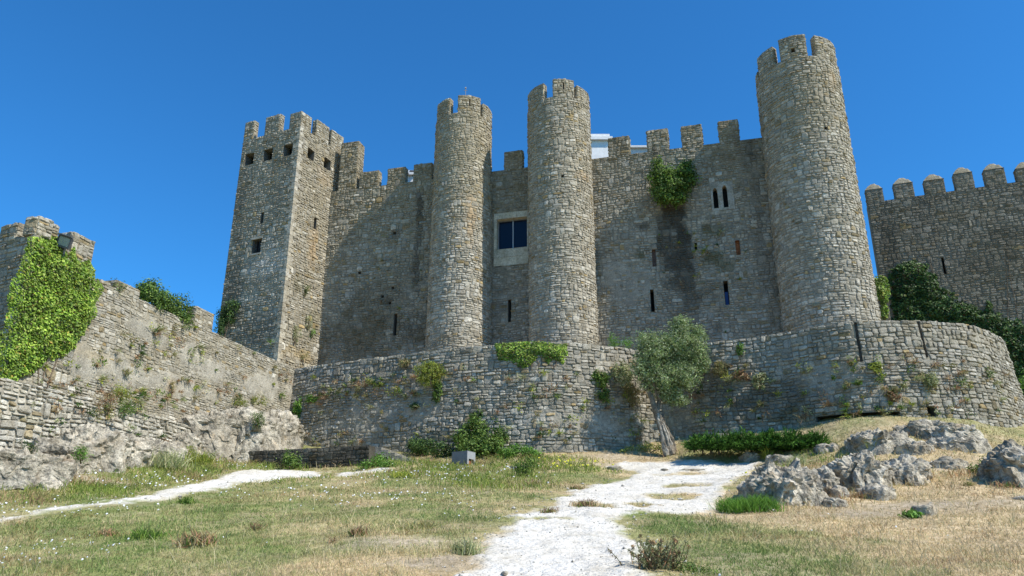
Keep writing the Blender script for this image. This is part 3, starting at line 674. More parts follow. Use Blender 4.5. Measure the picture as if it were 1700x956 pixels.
# square tower -------------------------------------------------------------
TC = (-.3125 * 45, 45.0); lt = (.914, -.407); ln = (-.407, -.914); rt = (.454, .891); rn = (.891, -.454); LW, RW = 4.88, 4.3
def battered(V0, k, zt):
    return lambda s, z, d: V0(s, z, d + k * np.clip(zt - z, 0, 30))
STZ = 26.85
VL = battered(planeV((TC[0] - lt[0] * LW, TC[1] - lt[1] * LW), lt, ln), .008, STZ); VR = battered(planeV(TC, rt, rn), .008, STZ); RL = (-2, 8, 5, 32)
hl = [hole(VL, RL, *q) for q in [(414, 264, 14, 18), (445, 257, 14, 18), (478, 249, 14, 18), (435, 362, 4, 18), (426, 409, 14, 23)]]
hr = [hole(VR, RL, *q) for q in [(516, 256, 11, 17), (543, 272, 11, 17), (523, 371, 4, 18)]]
stw = Wall('square_tower', 'tall square corner tower with battlements and a row of square openings under its top', 'tower', VL, 0, LW, 8.0, STZ, .6, ext=(.02, .035), seed=31, gain=1.16, lite=True, pickz=10, holes=hl, mstep=.25,
           pal=lambda s, z, P: np.clip((z - 14) / 12, 0, 1) * .35 + .15,
           spots=[spot(VL, RL, *q) for q in [(385, 480, 22, 60, .6, DK * 1.2), (400, 330, 8, 60, .5, DK * 1.3), (470, 270, 12, 14, .6, BROWN * .6), (430, 550, 50, 30, .5, DK * 1.4), (440, 440, 30, 30, .4, WHT), (375, 520, 14, 30, .6, MOSS), (460, 330, 12, 40, .3, DK * 1.5)]], top_stones=False)
prevstain, prevpal = stw.stain, stw.pal
spr = make_stain_shade([spot(VR, RL, *q) for q in [(520, 410, 8, 34, .7, RUST), (535, 300, 10, 20, .4, RUST), (500, 590, 30, 10, .6, OCHRE), (495, 470, 8, 20, .4, MOSS), (515, 530, 14, 40, .35, MOSS), (530, 340, 14, 50, .3, TAN)]])
for q in hl[:3]: stw.slot(*q, depth=.6, name='square_opening', back=(.03, .027, .02))
stw.slot(*hl[3], depth=.45); wq = stw.slot(*hl[4], depth=.35, name='window', back=(.02, .02, .022))
for k in range(2):
    x = lerp(hl[4][0], hl[4][1], (k + 1) / 3); stw.slab(x - .012, x + .012, hl[4][2], hl[4][3], -.14, -.115, (.05, .045, .04), 'window_bar', 'plain', wq)
stw.slab(hl[4][0] - .1, hl[4][1] + .12, hl[4][3] + .004, hl[4][3] + .16, -.1, .075, GREYW, 'lintel'); stw.slab(hl[4][0] - .12, hl[4][1] + .12, hl[4][2] - .12, hl[4][2] - .004, -.1, .08, GREYW * .9, 'sill')
mL = [(402, 421, 203), (439, 463, 193)]
for x0, x1, yt in mL: stw.merlon(loc(VL, x0, 222, *RL)[0] if x0 > 402 else 0, loc(VL, x1, 220, *RL)[0], loc(VL, (x0 + x1) / 2, yt, *RL)[1], th=.4)
sc_ = loc(VL, 480, 212, *RL)[0]
stw.merlon(sc_, LW, 28.0, th=.4)
stw.V, stw.stain = VR, spr; stw.pal = lambda s, z, P: np.clip((z - 10) / 12, 0, 1) * .25 + .5
a = Acc(); cf = mortar_cf(spr, stw.pal); grid_face(a, VR, 0, RW, 8, STZ, .25, hr, cf, lambda s, z: -.012 + .03 * (fbm(np.stack([s, z], -1) * 1.6, 95) - .5))
grid_face(a, lambda x, y, c: planeV((TC[0] - lt[0] * LW, TC[1] - lt[1] * LW), lt, rt)(x, STZ - .02 + c, y), .05, LW - .05, .05, RW, 1, [], cf)
for (Pa, Pb) in (((TC[0] - lt[0] * LW, TC[1] - lt[1] * LW), rt), ((TC[0] + rt[0] * RW, TC[1] + rt[1] * RW), (-lt[0], -lt[1]))):
    L_ = RW if Pb is rt else LW; p0 = np.array(Pa); p1 = p0 + np.array(Pb) * L_
    a.add([(p0[0], p0[1], 8), (p1[0], p1[1], 8), (p1[0], p1[1], STZ), (p0[0], p0[1], STZ)], [[[0, 1, 2, 3]]], GREY)
a.obj('tower_core', 'mortar', stw.t)
stw.front(cut_holes(layout(-.03, RW, 8, STZ, .18, .30, stw.rng), hr), VR, lambda s, z: .08 * (vnoise(np.stack([s * .55, z * .35], -1), 9) - .5) * np.clip((STZ - z) / .8, 0, 1))
for q in hr[:2]: stw.slot(*q, depth=.6, name='square_opening', back=(.03, .027, .02))
stw.slot(*hr[2], depth=.45)
stw.merlon(.42, 1.0, 27.98, th=.4)
zq = 8.0; kq = 0; uL = np.array([lt[0], lt[1], 0]); uR = np.array([rt[0], rt[1], 0]); nL = np.array([ln[0], ln[1], 0]); nR = np.array([rn[0], rn[1], 0])
while zq < STZ - .1:
    hq = stw.rng.uniform(.22, .36); hq = min(hq, STZ - zq - .01); la, lb_ = ((.50, .28) if kq % 2 else (.26, .46)); la *= stw.rng.uniform(.85, 1.15); pj = .030 + stw.rng.uniform(0, .012); bt = .008 * (STZ - zq)
    c0_ = np.array([TC[0], TC[1], zq + .008]) + (uL - uR * 0) * (pj + bt) + nL * (pj + bt)
    a = Acc(); V8 = []
    for zz_ in (0, hq - .016):
        for (i1, i2) in ((0, 0), (-la, 0), (-la, lb_), (0, lb_)): V8.append(c0_ + uL * i1 + uR * i2 + np.array([0, 0, zz_]) + stw.rng.normal(0, .008, 3))
    a.add(V8, [BOXF], lerp(GREYW, TAN, stw.rng.random() * .8) * 1.1 * stw.rng.uniform(.8, 1.15)); a.obj('quoin', 'stone', stw.t); zq += hq; kq += 1
for x0, x1, yt in [(524, 544, 200), (550, 569, 218)]: stw.merlon(loc(VR, x0, 232, *RL)[0], loc(VR, x1, 250, *RL)[0], loc(VR, (x0 + x1) / 2, yt + 3, *RL)[1], th=.4)
stw.finish()

# background wall ------------------------------------------------------------
BT = (.934, -.358); BN = (-.358, -.934); BL = at(1437, 320, 48.0); BV = planeV(BL[:2], BT, BN); RB = (-2, 20, 4, 28); ZB = loc(BV, 1467, 333, *RB)[1]
HB = hole(BV, RB, 1567, 441, 4, 28)
bw = Wall('curtain_wall', 'dark crenellated stone wall standing behind the bastion at far right, with pointed merlon caps', 'wall', BV, 0, 17, 8, ZB, 1.0, seed=41, lite=True, gain=.85, pickz=12, holes=[HB], h=.18, wd=.34, warp_amp=.04, prot=(.004, .03),
          pal=lambda s, z, P: np.full(np.shape(s), .25),
          spots=[spot(BV, RB, *q) for q in [(1475, 400, 14, 60, .6, DK * 1.3), (1530, 350, 20, 40, .45, DK * 1.3), (1680, 400, 40, 30, .5, DK * 1.3), (1620, 440, 30, 20, .45, DK * 1.3), (1600, 350, 60, 16, .35, BROWN), (1567, 435, 24, 22, .75, GREYW * .8)]] + [(8, 18, 20, 7, .30, BROWN * .75)])
bw.slot(*HB, depth=.5)
for (x0, x1, yt) in [(1435, 1466, 314), (1486, 1518, 304), (1538, 1571, 297), (1590, 1621, 287), (1642, 1676, 280), (1696, 1730, 276)]:
    bw.merlon(loc(BV, x0, 325, *RB)[0] if x0 > 1436 else 0, loc(BV, x1, 320, *RB)[0], loc(BV, (x0 + x1) / 2, yt, *RB)[1], th=.6, pyramid=.58)
bw.finish()

# retaining wall ---------------------------------------------------------------
TOP = [(487, 613), (540, 605), (600, 597), (660, 590), (700, 585), (760, 578), (820, 573), (870, 569.5), (925, 568.5), (975, 571), (1020, 576), (1060, 581), (1100, 582), (1140, 577), (1180, 568.5), (1250, 560.5),
       (1300, 553), (1360, 542), (1420, 534), (1480, 532), (1530, 533), (1580, 536), (1615, 541), (1645, 552), (1665, 568)]
def on_z(px, py, z): d = ray(px, py); return (d * (z / d[2]))
rx = [on_z(x, y, CTOP)[:2] for x, y in TOP]; rx += [rx[-1] + np.array([.25, 2.2]), rx[-1] + np.array([-.3, 5.0]), rx[-1] + np.array([-2, 8.0])]
RV, RLEN = curveV(rx, .11, CTOP); RRr = (0, RLEN - 6, 2, 9.3)
def rl(x, y): return loc(RV, x, y, *RRr)
grooves = [(rl(x, 560)[0] - .05, rl(x, 560)[0] + .05, rl(x, yb)[1], CTOP) for x, yb in [(1424, 601), (1531, 592), (1613, 600)]]
cave = hole(RV, RRr, 1425, 690, 140, 9); cave2 = hole(RV, RRr, 1546, 683, 14, 16)
rw = Wall('retaining_wall', 'long curved rubble retaining wall below the castle, bulging as a round bastion at right', 'wall', RV, 0, RLEN, 2.6, CTOP, .8, seed=51, gain=1.04, h=.17, wd=.29, pickz=4.2, holes=grooves + [cave, cave2],
          pal=lambda s, z, P: np.clip((z - 7) / 2, 0, 1) * .25 + np.clip((s - 27) / 3, 0, 1) * .25 + .05, prot=(.01, .065), warp_amp=.09,
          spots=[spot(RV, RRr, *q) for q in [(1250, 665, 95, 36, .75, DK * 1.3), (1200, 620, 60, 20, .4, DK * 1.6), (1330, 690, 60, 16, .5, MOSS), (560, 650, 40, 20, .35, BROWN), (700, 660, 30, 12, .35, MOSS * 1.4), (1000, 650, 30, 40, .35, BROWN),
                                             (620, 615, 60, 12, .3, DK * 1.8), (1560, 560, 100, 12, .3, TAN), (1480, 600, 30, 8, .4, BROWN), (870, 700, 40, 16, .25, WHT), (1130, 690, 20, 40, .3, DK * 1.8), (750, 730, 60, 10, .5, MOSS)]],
          plaster=[blob(RV, RRr, *q) for q in [(600, 700, 80, 28), (690, 680, 40, 24), (1000, 700, 50, 20), (900, 690, 24, 12), (1380, 630, 50, 20), (1460, 650, 30, 18), (1130, 680, 40, 30)]])
for q in grooves: rw.slot(*q, depth=.12, name='drain_groove', side=GREY * .7, back=GREY * .5)
rw.slot(*cave, depth=.7, name='undercut', side=GREY * .4, back=(.04, .035, .03)); rw.slot(*cave2, depth=.5, name='weep_hole', side=GREY * .4, back=(.03, .03, .03))
rw.finish()
EXT = np.array(rx)
inner = EXT.copy()
# terrace ground: fills between the retaining wall and the castle
tg = [(p[0], p[1] + .5) for p in rx] + [(36, 62), (-16, 62), (rx[0][0] - .4, rx[0][1])]
bm = bmesh.new(); bv = [bm.verts.new((x, y, CTOP - .55)) for x, y in tg]; bm.faces.new(bv); bmesh.ops.triangulate(bm, faces=bm.faces[:]); bm.verts.index_update()
build('terrace_ground', [v.co[:] for v in bm.verts], [[[v.index for v in f.verts] for f in bm.faces]], EARTH, 'soil', origin=(0, 0, 0))['kind'] = 'structure'; bm.free()

# left wall -----------------------------------------------------------------------
W0 = np.array([-20.56 + .2319 * 16.0, 16.0]); W1 = np.array([-20.56 + .2319 * 39.6, 39.6]); wt_ = (W1 - W0) / np.linalg.norm(W1 - W0); WL = np.linalg.norm(W1 - W0)
WV0 = planeV(W0, wt_, (wt_[1], -wt_[0])); WV = battered(WV0, .05, CTOP); RW_ = (0, WL, 2, 11)
def wloc(x, y): return loc(WV, x, y, *RW_)
def s_on(px, py, z):
    return loc(WV0, px, py, 0, WL, z - .01, z + .01, .25)[0]
s_far, s_near = s_on(162, 400, 10.0), s_on(47, 400, 10.0)
lw = Wall('curtain_wall', 'sloping-looking pale rubble wall in full sun running from the ivy-covered turret to the square tower', 'wall', WV, s_near + .45, WL, 1.0, CTOP, .9, seed=61, gain=1.16, h=.115, wd=.25, pickz=4.5, warp_amp=.06, prot=(.0, .026),
          pal=lambda s, z, P: np.full(np.shape(s), .62), spots=[spot(WV, RW_, *q) for q in [(275, 575, 10, 8, .6, DK * 2), (150, 590, 30, 14, .35, OCHRE), (390, 640, 30, 20, .25, GREY * .8), (285, 640, 14, 12, .4, RUST), (60, 620, 30, 10, .4, TAN)]],
          plaster=[blob(WV, RW_, *q) for q in [(200, 620, 60, 24), (330, 600, 60, 20), (120, 600, 40, 30), (430, 640, 50, 20), (250, 560, 40, 20), (300, 640, 60, 14)]])
for (x0, x1, yt) in [(166, 182, 460), (192, 232, 468), (322, 352, 508)]:
    yb = 478 if x0 < 300 else 540
    lw.merlon(wloc(x0, yb)[0], wloc(x1, yb + 8)[0], wloc((x0 + x1) / 2, yt + 4)[1], th=.5)
lw.finish()
# ivy turret
TZ = 9.55
IV = lambda s, z, d: WV0(s, z, d + .25)
c0 = IV(np.array([s_near]), np.array([0.]), np.array([0.]))[0]
ld = np.array([.90, -.436]); ILn = np.array([-.436, -.90]); IVL = planeV(c0[:2] - ld * 4.0, ld, ILn); RI = (-1, 5, 2, 12)
pal_i = lambda s, z, P: np.full(np.shape(s), .35)
tur = Wall('turret', 'crenellated stone turret at the far left edge, its sunny side covered in bright ivy', 'tower', IV, s_near, s_far, 3, TZ, .12, seed=62, gain=1.2, h=.14, wd=.30, pal=pal_i, pickz=9, top_stones=False, mstep=.3)
zt1 = loc(IV, 60, 355, s_near - .3, s_far, 8, 12)[1]
tur.merlon(s_near, s_on(97, 380, 10.2), zt1, th=.5); tur.merlon(s_on(121, 390, 10.2), s_far, zt1 + .05, th=.5)
V_keep = tur.V; tur.V = IVL
a = Acc(); grid_face(a, IVL, 0, 4.0, 2, TZ, .3, [], mortar_cf(make_stain_shade([]), lambda s, z, P: np.full(np.shape(s), .4))); 
a.add([(*(c0[:2] - ld * 4), TZ - .01), (*c0[:2], TZ - .01), (*(WV0(np.array([s_far]), np.array([0.]), np.array([0.]))[0][:2]), TZ - .01), (*(c0[:2] - ld * 4 + np.array([1, 3])), TZ - .01)], [[[0, 1, 2, 3]]], GREY)
a.obj('turret_core', 'mortar', tur.t)
tur.stain = make_stain_shade([(2, 6, 3, 3.5, .35, DK * 2)]); tur.front(layout(0, 4.0, 2, TZ, .14, .30, tur.rng), IVL, None)  # one broad spot darkens nearly the whole left face
tur.merlon(3.45, 4.0, zt1 - .02, th=.5); m0 = loc(IVL, 28, 385, *RI)[0]
tur.merlon(m0 - .9, m0, zt1 - .08, th=.5); tur.merlon(m0 - 2.4, m0 - 1.6, zt1 - .1, th=.5)
tur.finish()
# lower rubble wall of big pale blocks on the outcrop ---------------------------------
bx = [np.array(q) for q in [(-17.6, 14.5), (-16.4, 17.5), (-14.5, 21.0), (-13.55, 24.5), (-12.85, 28.0), (-12.6, 31.0), (-12.7, 33.5)]]
LV, LLEN = curveV(bx, .12, 5.6); RLL = (0, LLEN, 1.5, 7)
def ltop(s): return 5.35
lowr = Wall('rubble_wall', 'low rough wall of large whitish blocks below the sunlit left wall, standing on the rock', 'wall', LV, 0, LLEN, 1.0, 4.62, .9, seed=63, gain=1.32, gap=.017, h=.165, wd=.27, pal=lambda s, z, P: np.full(np.shape(s), .0), prot=(.02, .09), warp_amp=.12, pickz=2.2,
            spots=[spot(LV, RLL, *q) for q in [(180, 670, 14, 20, .5, BROWN), (60, 700, 20, 10, .4, MOSS * 1.5)]])
lowr.finish()
print('masonry', round(time.time() - T0, 1))

# ------------------------------------------------------------------ plants
def worley(P, seed):
    I = np.floor(P).astype(np.int64); F = P - I; hh = np.zeros(len(P)); d1 = np.full(len(P), 9.); d2 = np.full(len(P), 9.)
    for a in (-1, 0, 1):
        for b in (-1, 0, 1):
            for c in (-1, 0, 1):
                x, y, z = I[:, 0] + a, I[:, 1] + b, I[:, 2] + c; q = np.stack([a + _hash(x, y, z, seed), b + _hash(x, y, z, seed + 7), c + _hash(x, y, z, seed + 13)], -1); d = np.linalg.norm(q - F, axis=1)
                hh = np.where(d < d1, _hash(x, y, z, seed + 31), hh); d2 = np.where(d < d1, d1, np.minimum(d2, d)); d1 = np.minimum(d1, d)
    return d1, d2, hh
LG = dict(ivy=[(.19, .32, .03), (.28, .42, .05), (.11, .20, .025), (.40, .50, .09)], dark=[(.03, .07, .02), (.05, .11, .025), (.08, .15, .03), (.12, .19, .04)],
          olive=[(.25, .34, .12), (.36, .43, .19), (.17, .24, .08), (.46, .51, .30)], shrub=[(.06, .12, .02), (.10, .18, .03), (.15, .25, .04), (.20, .28, .05)],
          juniper=[(.05, .12, .02), (.08, .19, .03), (.12, .25, .04), (.035, .08, .02)], straw=[(.42, .34, .17), (.34, .28, .12), (.24, .25, .08), (.30, .30, .12)],
          rust=[(.40, .22, .12), (.46, .30, .17), (.30, .19, .10), (.36, .32, .15)], bush=[(.10, .18, .03), (.16, .27, .04), (.22, .34, .06), (.06, .11, .02)], lime=[(.28, .34, .05), (.36, .40, .06), (.20, .28, .05), (.45, .45, .08)],
          pale=[(.36, .40, .18), (.46, .46, .24), (.26, .32, .12), (.50, .46, .26)], bright=[(.12, .26, .03), (.17, .33, .04), (.09, .19, .03), (.2, .36, .06)])
def pick(pal, n, rng, key=None):
    p = np.array(LG[pal]); i = rng.integers(0, len(p), n); c = p[i] * rng.uniform(.75, 1.2, (n, 1)); return c
def leaves(acc, P, N, size, aspect, C, rng, bias=1.0):
    n = len(P); S = size * rng.uniform(.6, 1.35, (n, 1))
    nn = N * bias + rng.normal(0, .6, (n, 3)); nn /= np.linalg.norm(nn, axis=1)[:, None] + 1e-9
    t = np.cross(nn, rng.normal(0, 1, (n, 3))); t /= np.linalg.norm(t, axis=1)[:, None] + 1e-9; b = np.cross(nn, t)
    V = np.stack([P - t * S * .5, P + b * S * aspect * .5 - t * S * .05 + nn * S * .08, P + t * S * .5, P - b * S * aspect * .5 - t * S * .05 + nn * S * .08], 1)
    i = (np.arange(n) * 4)[:, None]; acc.add(V.reshape(-1, 3), [i + np.array([[0, 1, 2, 3]])], np.repeat(C, 4, 0))
def blob_leaves(acc, blobs, n, size, aspect, pal, seed, clump=.16, shell=.45, droop=0):
    """leaves gathered in clumps through the volume of each blob; blobs: (centre, radii, weight)"""
    rng = np.random.default_rng(seed); W = np.array([b[2] for b in blobs], float); W /= W.sum()
    for (c, r, _), w in zip(blobs, W):
        m = int(n * w); k = max(4, m // 26); c = np.asarray(c, float); r = np.asarray(r, float)
        d = rng.normal(0, 1, (k, 3)); d /= np.linalg.norm(d, axis=1)[:, None]; rad = (shell + (1 - shell) * rng.random((k, 1)) ** .6) * rng.uniform(.82, 1.14, (k, 1))
        K = c + d * rad * r; tone = rng.uniform(.7, 1.2, k); i = rng.integers(0, k, m)
        P = K[i] + rng.normal(0, clump, (m, 3)) * (r / r.max() * .6 + .4); N = (P - c) / r; N /= np.linalg.norm(N, axis=1)[:, None] + 1e-9; N[:, 2] += .35 - droop
        leaves(acc, P, N, size, aspect, pick(pal, m, rng) * tone[i][:, None], rng, .9)
def blobs_px(L): # (px,py,Y,rx_px,ry_px,depth)
    out = []
    for (x, y, Y, rx_, ry_, dp) in L:
        k = Y / (FPX * ray(x, y)[1]); out.append((at(x, y, Y), (rx_ * k, dp, ry_ * k / ray(x, y)[1] * .97), rx_ * ry_))
    return out
def shrub(name, label, cat, L, n, size, pal, seed, aspect=.55, clump=.12, stems=3, group=None, mat='leaf', shell=.4):
    B = blobs_px(L); c = B[0][0]; zb = min(b[0][2] - b[1][2] for b in B); t = thing(name, label, cat, (c[0], c[1], zb), group)
    a = Acc(); blob_leaves(a, B, n, size, aspect, pal, seed, clump, shell); a.obj('foliage', mat, t)
    if stems:
        rng = np.random.default_rng(seed); s = Acc()
        for i in range(stems):
            b = B[i % len(B)]; p0 = np.array([c[0], c[1], zb]) + rng.normal(0, .05, 3); p1 = b[0] + rng.normal(0, .3, 3) * b[1]
            tube(s, [p0, lerp(p0, p1, .5) + rng.normal(0, .05, 3), p1], [.025, .018, .008], (.16, .12, .08), 5)
        s.obj('stem', 'bark', t)
    return t
def blades(acc, base, dirs, L, wd, C, rng, bend=.5):
    """bent blades of two triangles each"""
    n = len(base); side = np.cross(dirs, rng.normal(0, 1, (n, 3))); side /= np.linalg.norm(side, axis=1)[:, None] + 1e-9
    lean = rng.normal(0, 1, (n, 3)); lean[:, 2] = -.35; mid = base + dirs * L[:, None] * .55; tip = base + dirs * L[:, None] + lean * L[:, None] * bend * .45
    w = wd[:, None] * .5; V = np.stack([base - side * w, base + side * w, mid + side * w * .8, tip, mid - side * w * .8], 1)
    i = (np.arange(n) * 5)[:, None]; acc.add(V.reshape(-1, 3), [i + np.array([[0, 1, 2, 4]]), i + np.array([[4, 2, 3]])], np.repeat(C, 5, 0))
def tuft(acc, c, r, h, n, pal, seed, wd=.018, spread=.8, out=(0, 0, 1)):
    rng = np.random.default_rng(seed); c = np.asarray(c, float); off = rng.normal(0, 1, (n, 3)) * r * .45; off[:, 2] *= .2
    d = np.array(out, float) + rng.normal(0, spread * .5, (n, 3)); d[:, 2] = np.abs(d[:, 2]) if out[2] > .5 else d[:, 2]; d /= np.linalg.norm(d, axis=1)[:, None]
    blades(acc, c + off, d, h * rng.uniform(.5, 1.15, n), np.full(n, wd) * rng.uniform(.6, 1.3, n), pick(pal, n, rng), rng)
def ivy(name, label, V, rg, poly, dens, size, pal, seed, d0=.04, d1=.28, rag=.35, kind=None, cat='ivy', hole_thr=0.0):
    rng = np.random.default_rng(seed); pw = np.array([loc(V, x, y, *rg) for x, y in poly]); lo, hi = pw.min(0), pw.max(0)
    n = int((hi[0] - lo[0]) * (hi[1] - lo[1]) * dens); q = rng.uniform(lo, hi, (n, 2)); m = poly_sd(q, pw) + rag * (fbm(q * 2.2, seed) - .5) * 2; k = (m > 0) & (fbm(q * 1.3, seed + 9) > hole_thr)
    q = q[k]; m = m[k]; n = len(q); mound = d0 + (d1 - d0) * np.clip(m * 2.0, 0, 1) * (.35 + .9 * fbm(q * 1.8, seed + 3)); dd = mound * rng.uniform(.25, 1.0, n) ** .5
    P = V(q[:, 0], q[:, 1], dd); N = V(q[:, 0], q[:, 1], dd + 1) - P; N[:, 2] += .55; tone = (.35 + 1.25 * fbm(q * 3.0, seed + 4))[:, None] * np.where(rng.random((n, 1)) < .03, [[1.3, .75, .8]], 1.0)
    t = thing(name, label, cat, tuple(V(*[np.array([v]) for v in (pw[:, 0].mean(), lo[1], .1)])[0])); a = Acc()
    leaves(a, P, N, size, .8, pick(pal, n, rng) * tone, rng, 1.3); a.obj('foliage', 'leaf', t)
    s = Acc()
    for i in range(5):
        u = rng.random(); x0 = lerp(lo[0], hi[0], .2 + .6 * u); zs = np.linspace(lo[1], hi[1], 7); xs = x0 + np.cumsum(rng.normal(0, .12, 7)); tube(s, V(xs, zs, np.full(7, .03)), np.linspace(.03, .008, 7), (.17, .13, .09), 5)
    if name == 'ivy': s.obj('stem', 'bark', t)
    return t
IV_R = (s_near - 2.5, s_far + 3, 2, 11)
ivy('ivy', 'bright yellow-green ivy covering the sunny side of the turret under the floodlight', IV, IV_R,
    [(46, 394), (62, 389), (92, 393), (97, 405), (112, 424), (122, 410), (128, 428), (150, 440), (157, 456), (174, 480), (160, 502), (145, 546), (130, 568), (105, 590), (60, 610), (30, 634), (-25, 655), (-30, 560), (-2, 545), (8, 520), (18, 480), (30, 440), (40, 412)],
    1000, .085, 'ivy', 101, d1=.34, rag=.22, hole_thr=.12)
ivy('ivy', 'mat of glossy green ivy hanging over the middle of the retaining wall top', RV, (0, RLEN - 4, 2, 9.6), [(822, 571), (940, 570), (943, 582), (935, 602), (918, 600), (912, 607), (895, 592), (880, 606), (868, 612), (845, 600), (828, 596), (822, 584)], 850, .085, 'ivy', 102, d1=.40, rag=.16)
ivy('ivy', 'dark ivy spreading low across the shaded wall behind the bastion at far right', BV, RB, [(1478, 452), (1500, 436), (1520, 432), (1545, 452), (1560, 478), (1600, 498), (1625, 512), (1640, 506), (1665, 526), (1700, 534), (1760, 552), (1790, 680), (1600, 650), (1478, 560)], 330, .16, 'dark', 103, d1=.42, rag=.6, hole_thr=.24)
# extra ivy sprays climbing from the dark ivy (kept in the same thing)
# bush growing out of the facade
def wp(V, rg, x, y, d=0.0):
    s, z = loc(V, x, y, *rg, d); return V(np.array([s]), np.array([z]), np.array([d]))[0]
Yf = wp(FV, FR, 1115, 310, .7)[1]
shrub('bush', 'round green bush sprouting from high on the broad curtain wall, left of the twin lancets', 'bush', [(1112, 305, Yf, 33, 29, .8), (1138, 293, Yf, 22, 20, .6), (1095, 290, Yf, 20, 16, .6), (1120, 328, Yf, 24, 14, .6), (1100, 318, Yf, 20, 18, .6), (1092, 272, Yf, 7, 10, .3), (1140, 275, Yf, 10, 8, .3)], 12000, .14, 'bush', 111, clump=.13, stems=6, shell=.2)
# plants on the left wall top
Yl = wp(WV, RW_, 250, 520)[1] + .6
shrub('bush', 'leafy green bush on top of the sunlit left wall, beside its small merlon', 'bush', [(250, 487, Yl, 20, 18, .5), (237, 482, Yl, 12, 12, .4), (268, 500, Yl, 16, 16, .5)], 4200, .10, 'bush', 112, group='bushes on the left wall top')
Yl2 = wp(WV, RW_, 295, 530)[1] + .5
shrub('bush', 'darker rounded bush on top of the sunlit left wall, nearer the square tower', 'bush', [(292, 515, Yl2, 25, 24, .6), (300, 530, Yl2, 18, 12, .4), (272, 522, Yl2, 14, 16, .4)], 4600, .10, 'shrub', 113, group='bushes on the left wall top')
shrub('creeper', 'small tuft of creeper on the left corner of the larger merlon of the left wall', 'plant', [(196, 474, wp(WV, RW_, 196, 480)[1], 6, 8, .15)], 260, .07, 'shrub', 114, stems=0)
# square tower plants
Yb = 46.6
shrub('bush', 'dark green bush clinging to the left foot of the square tower', 'bush', [(378, 520, 46.0, 16, 18, .4), (388, 508, 45.9, 9, 10, .3), (366, 535, 46.0, 9, 14, .3), (362, 552, 45.8, 10, 8, .3)], 2200, .12, 'dark', 115)
def wall_plant(label, V, rg, px, py, rx_, ry_, n, pal, seed, size=.07, d=.12, asp=.5, name='wall_plant', stuff=None):
    d = d if n < 2000 else .4; Y = wp(V, rg, px, py, d)[1]; return shrub(name, label, 'plant', [(px, py, Y, rx_, ry_, .18)], n, size, pal, seed, aspect=asp, stems=2, clump=.07)
wall_plant('pale green plant on the lit right face of the square tower, lowest of its three', VR, RL, 492, 555, 9, 18, 700, 'pale', 121)
wall_plant('plant growing midway up the lit right face of the square tower', VR, RL, 512, 535, 8, 12, 500, 'pale', 122)
wall_plant('thin green plant on the right face of the square tower, above the two bigger ones', VR, RL, 507, 482, 8, 9, 300, 'shrub', 123)
wall_plant('bright green sprig at the foot of the shaded curtain wall beside the square tower', VR, RL, 519, 553, 6, 7, 260, 'bright', 124)
wall_plant('dry brown plant low on the right face of the square tower', VR, RL, 505, 590, 7, 8, 260, 'straw', 125)
RG = RRr
for lb, x, y, a_, b_, n, pal, asp in [
    ('large straw-green plant drooping from the upper left of the retaining wall', 712, 620, 24, 21, 3600, 'lime', .16), ('narrow green tail hanging under the straw-green plant on the retaining wall', 725, 650, 8, 18, 700, 'shrub', .3),
    ('small brownish dry plant near the top of the retaining wall, left of the straw-green one', 672, 602, 9, 7, 420, 'straw', .3),
    ('dark creeper on the retaining wall, furthest left of those beside the olive tree', 995, 630, 14, 15, 1300, 'shrub', .6), ('bushy creeper on the retaining wall just left of the olive crown', 1032, 622, 20, 22, 2200, 'pale', .5),
    ('lower green tip of the creeper left of the olive tree, over a dark hole', 1002, 656, 10, 9, 600, 'shrub', .6), ('dry tangled growth on the retaining wall behind the olive trunk', 1045, 655, 22, 22, 1300, 'straw', .25),
    ('little bright fern on the retaining wall right of the olive crown', 1163, 612, 7, 10, 360, 'bright', .4), ('bright green sprig hanging from the retaining wall top, right of the olive', 1229, 582, 5, 11, 300, 'bright', .6),
    ('dry brownish clump on the retaining wall between two green sprigs', 1196, 612, 15, 12, 900, 'straw', .2), ('pale green bush-like weed on the retaining wall above the junipers', 1264, 632, 17, 14, 1100, 'pale', .3),
    ('orange-brown weed on the dark part of the retaining wall', 1232, 622, 16, 9, 600, 'rust', .3), ('yellow-green cushion plant on the bastion, right of the first drain groove', 1455, 610, 10, 9, 600, 'lime', .3),
    ('grey-green cushion plant on the middle of the bastion', 1546, 632, 12, 12, 700, 'pale', .3), ('rust-coloured weed on the bastion above the dark undercut', 1482, 657, 12, 8, 500, 'rust', .3),
    ('red-tinged weed on the bastion under the last drain groove', 1623, 622, 10, 12, 500, 'rust', .3), ('bright green clump at the left end of the retaining wall', 518, 662, 12, 6, 420, 'bright', .5),
    ('dark green vine in the corner between left wall and retaining wall', 493, 682, 9, 22, 1000, 'bright', .7), ('dark green plant midway up the retaining wall under the straw-green one', 688, 672, 9, 6, 300, 'dark', .5),
    ('green weed on the retaining wall above the tall green shrub', 790, 690, 12, 10, 500, 'shrub', .5)]:
    wall_plant(lb, RV, RG, x, y, a_, b_, n, pal, hash(lb) % 9973 if False else int(x * 7 + y), asp=asp, size=.09 if asp > .4 else .13)
# plants growing on the terrace just behind the wall
shrub('weeds', 'bright green weeds on the wall top just left of the olive crown', 'plant', [(1022, 568, 36.5, 9, 7, .4), (1040, 570, 36.5, 12, 7, .4), (1014, 562, 36.6, 3, 7, .2)], 700, .10, 'bright', 141, aspect=.3, stems=2)
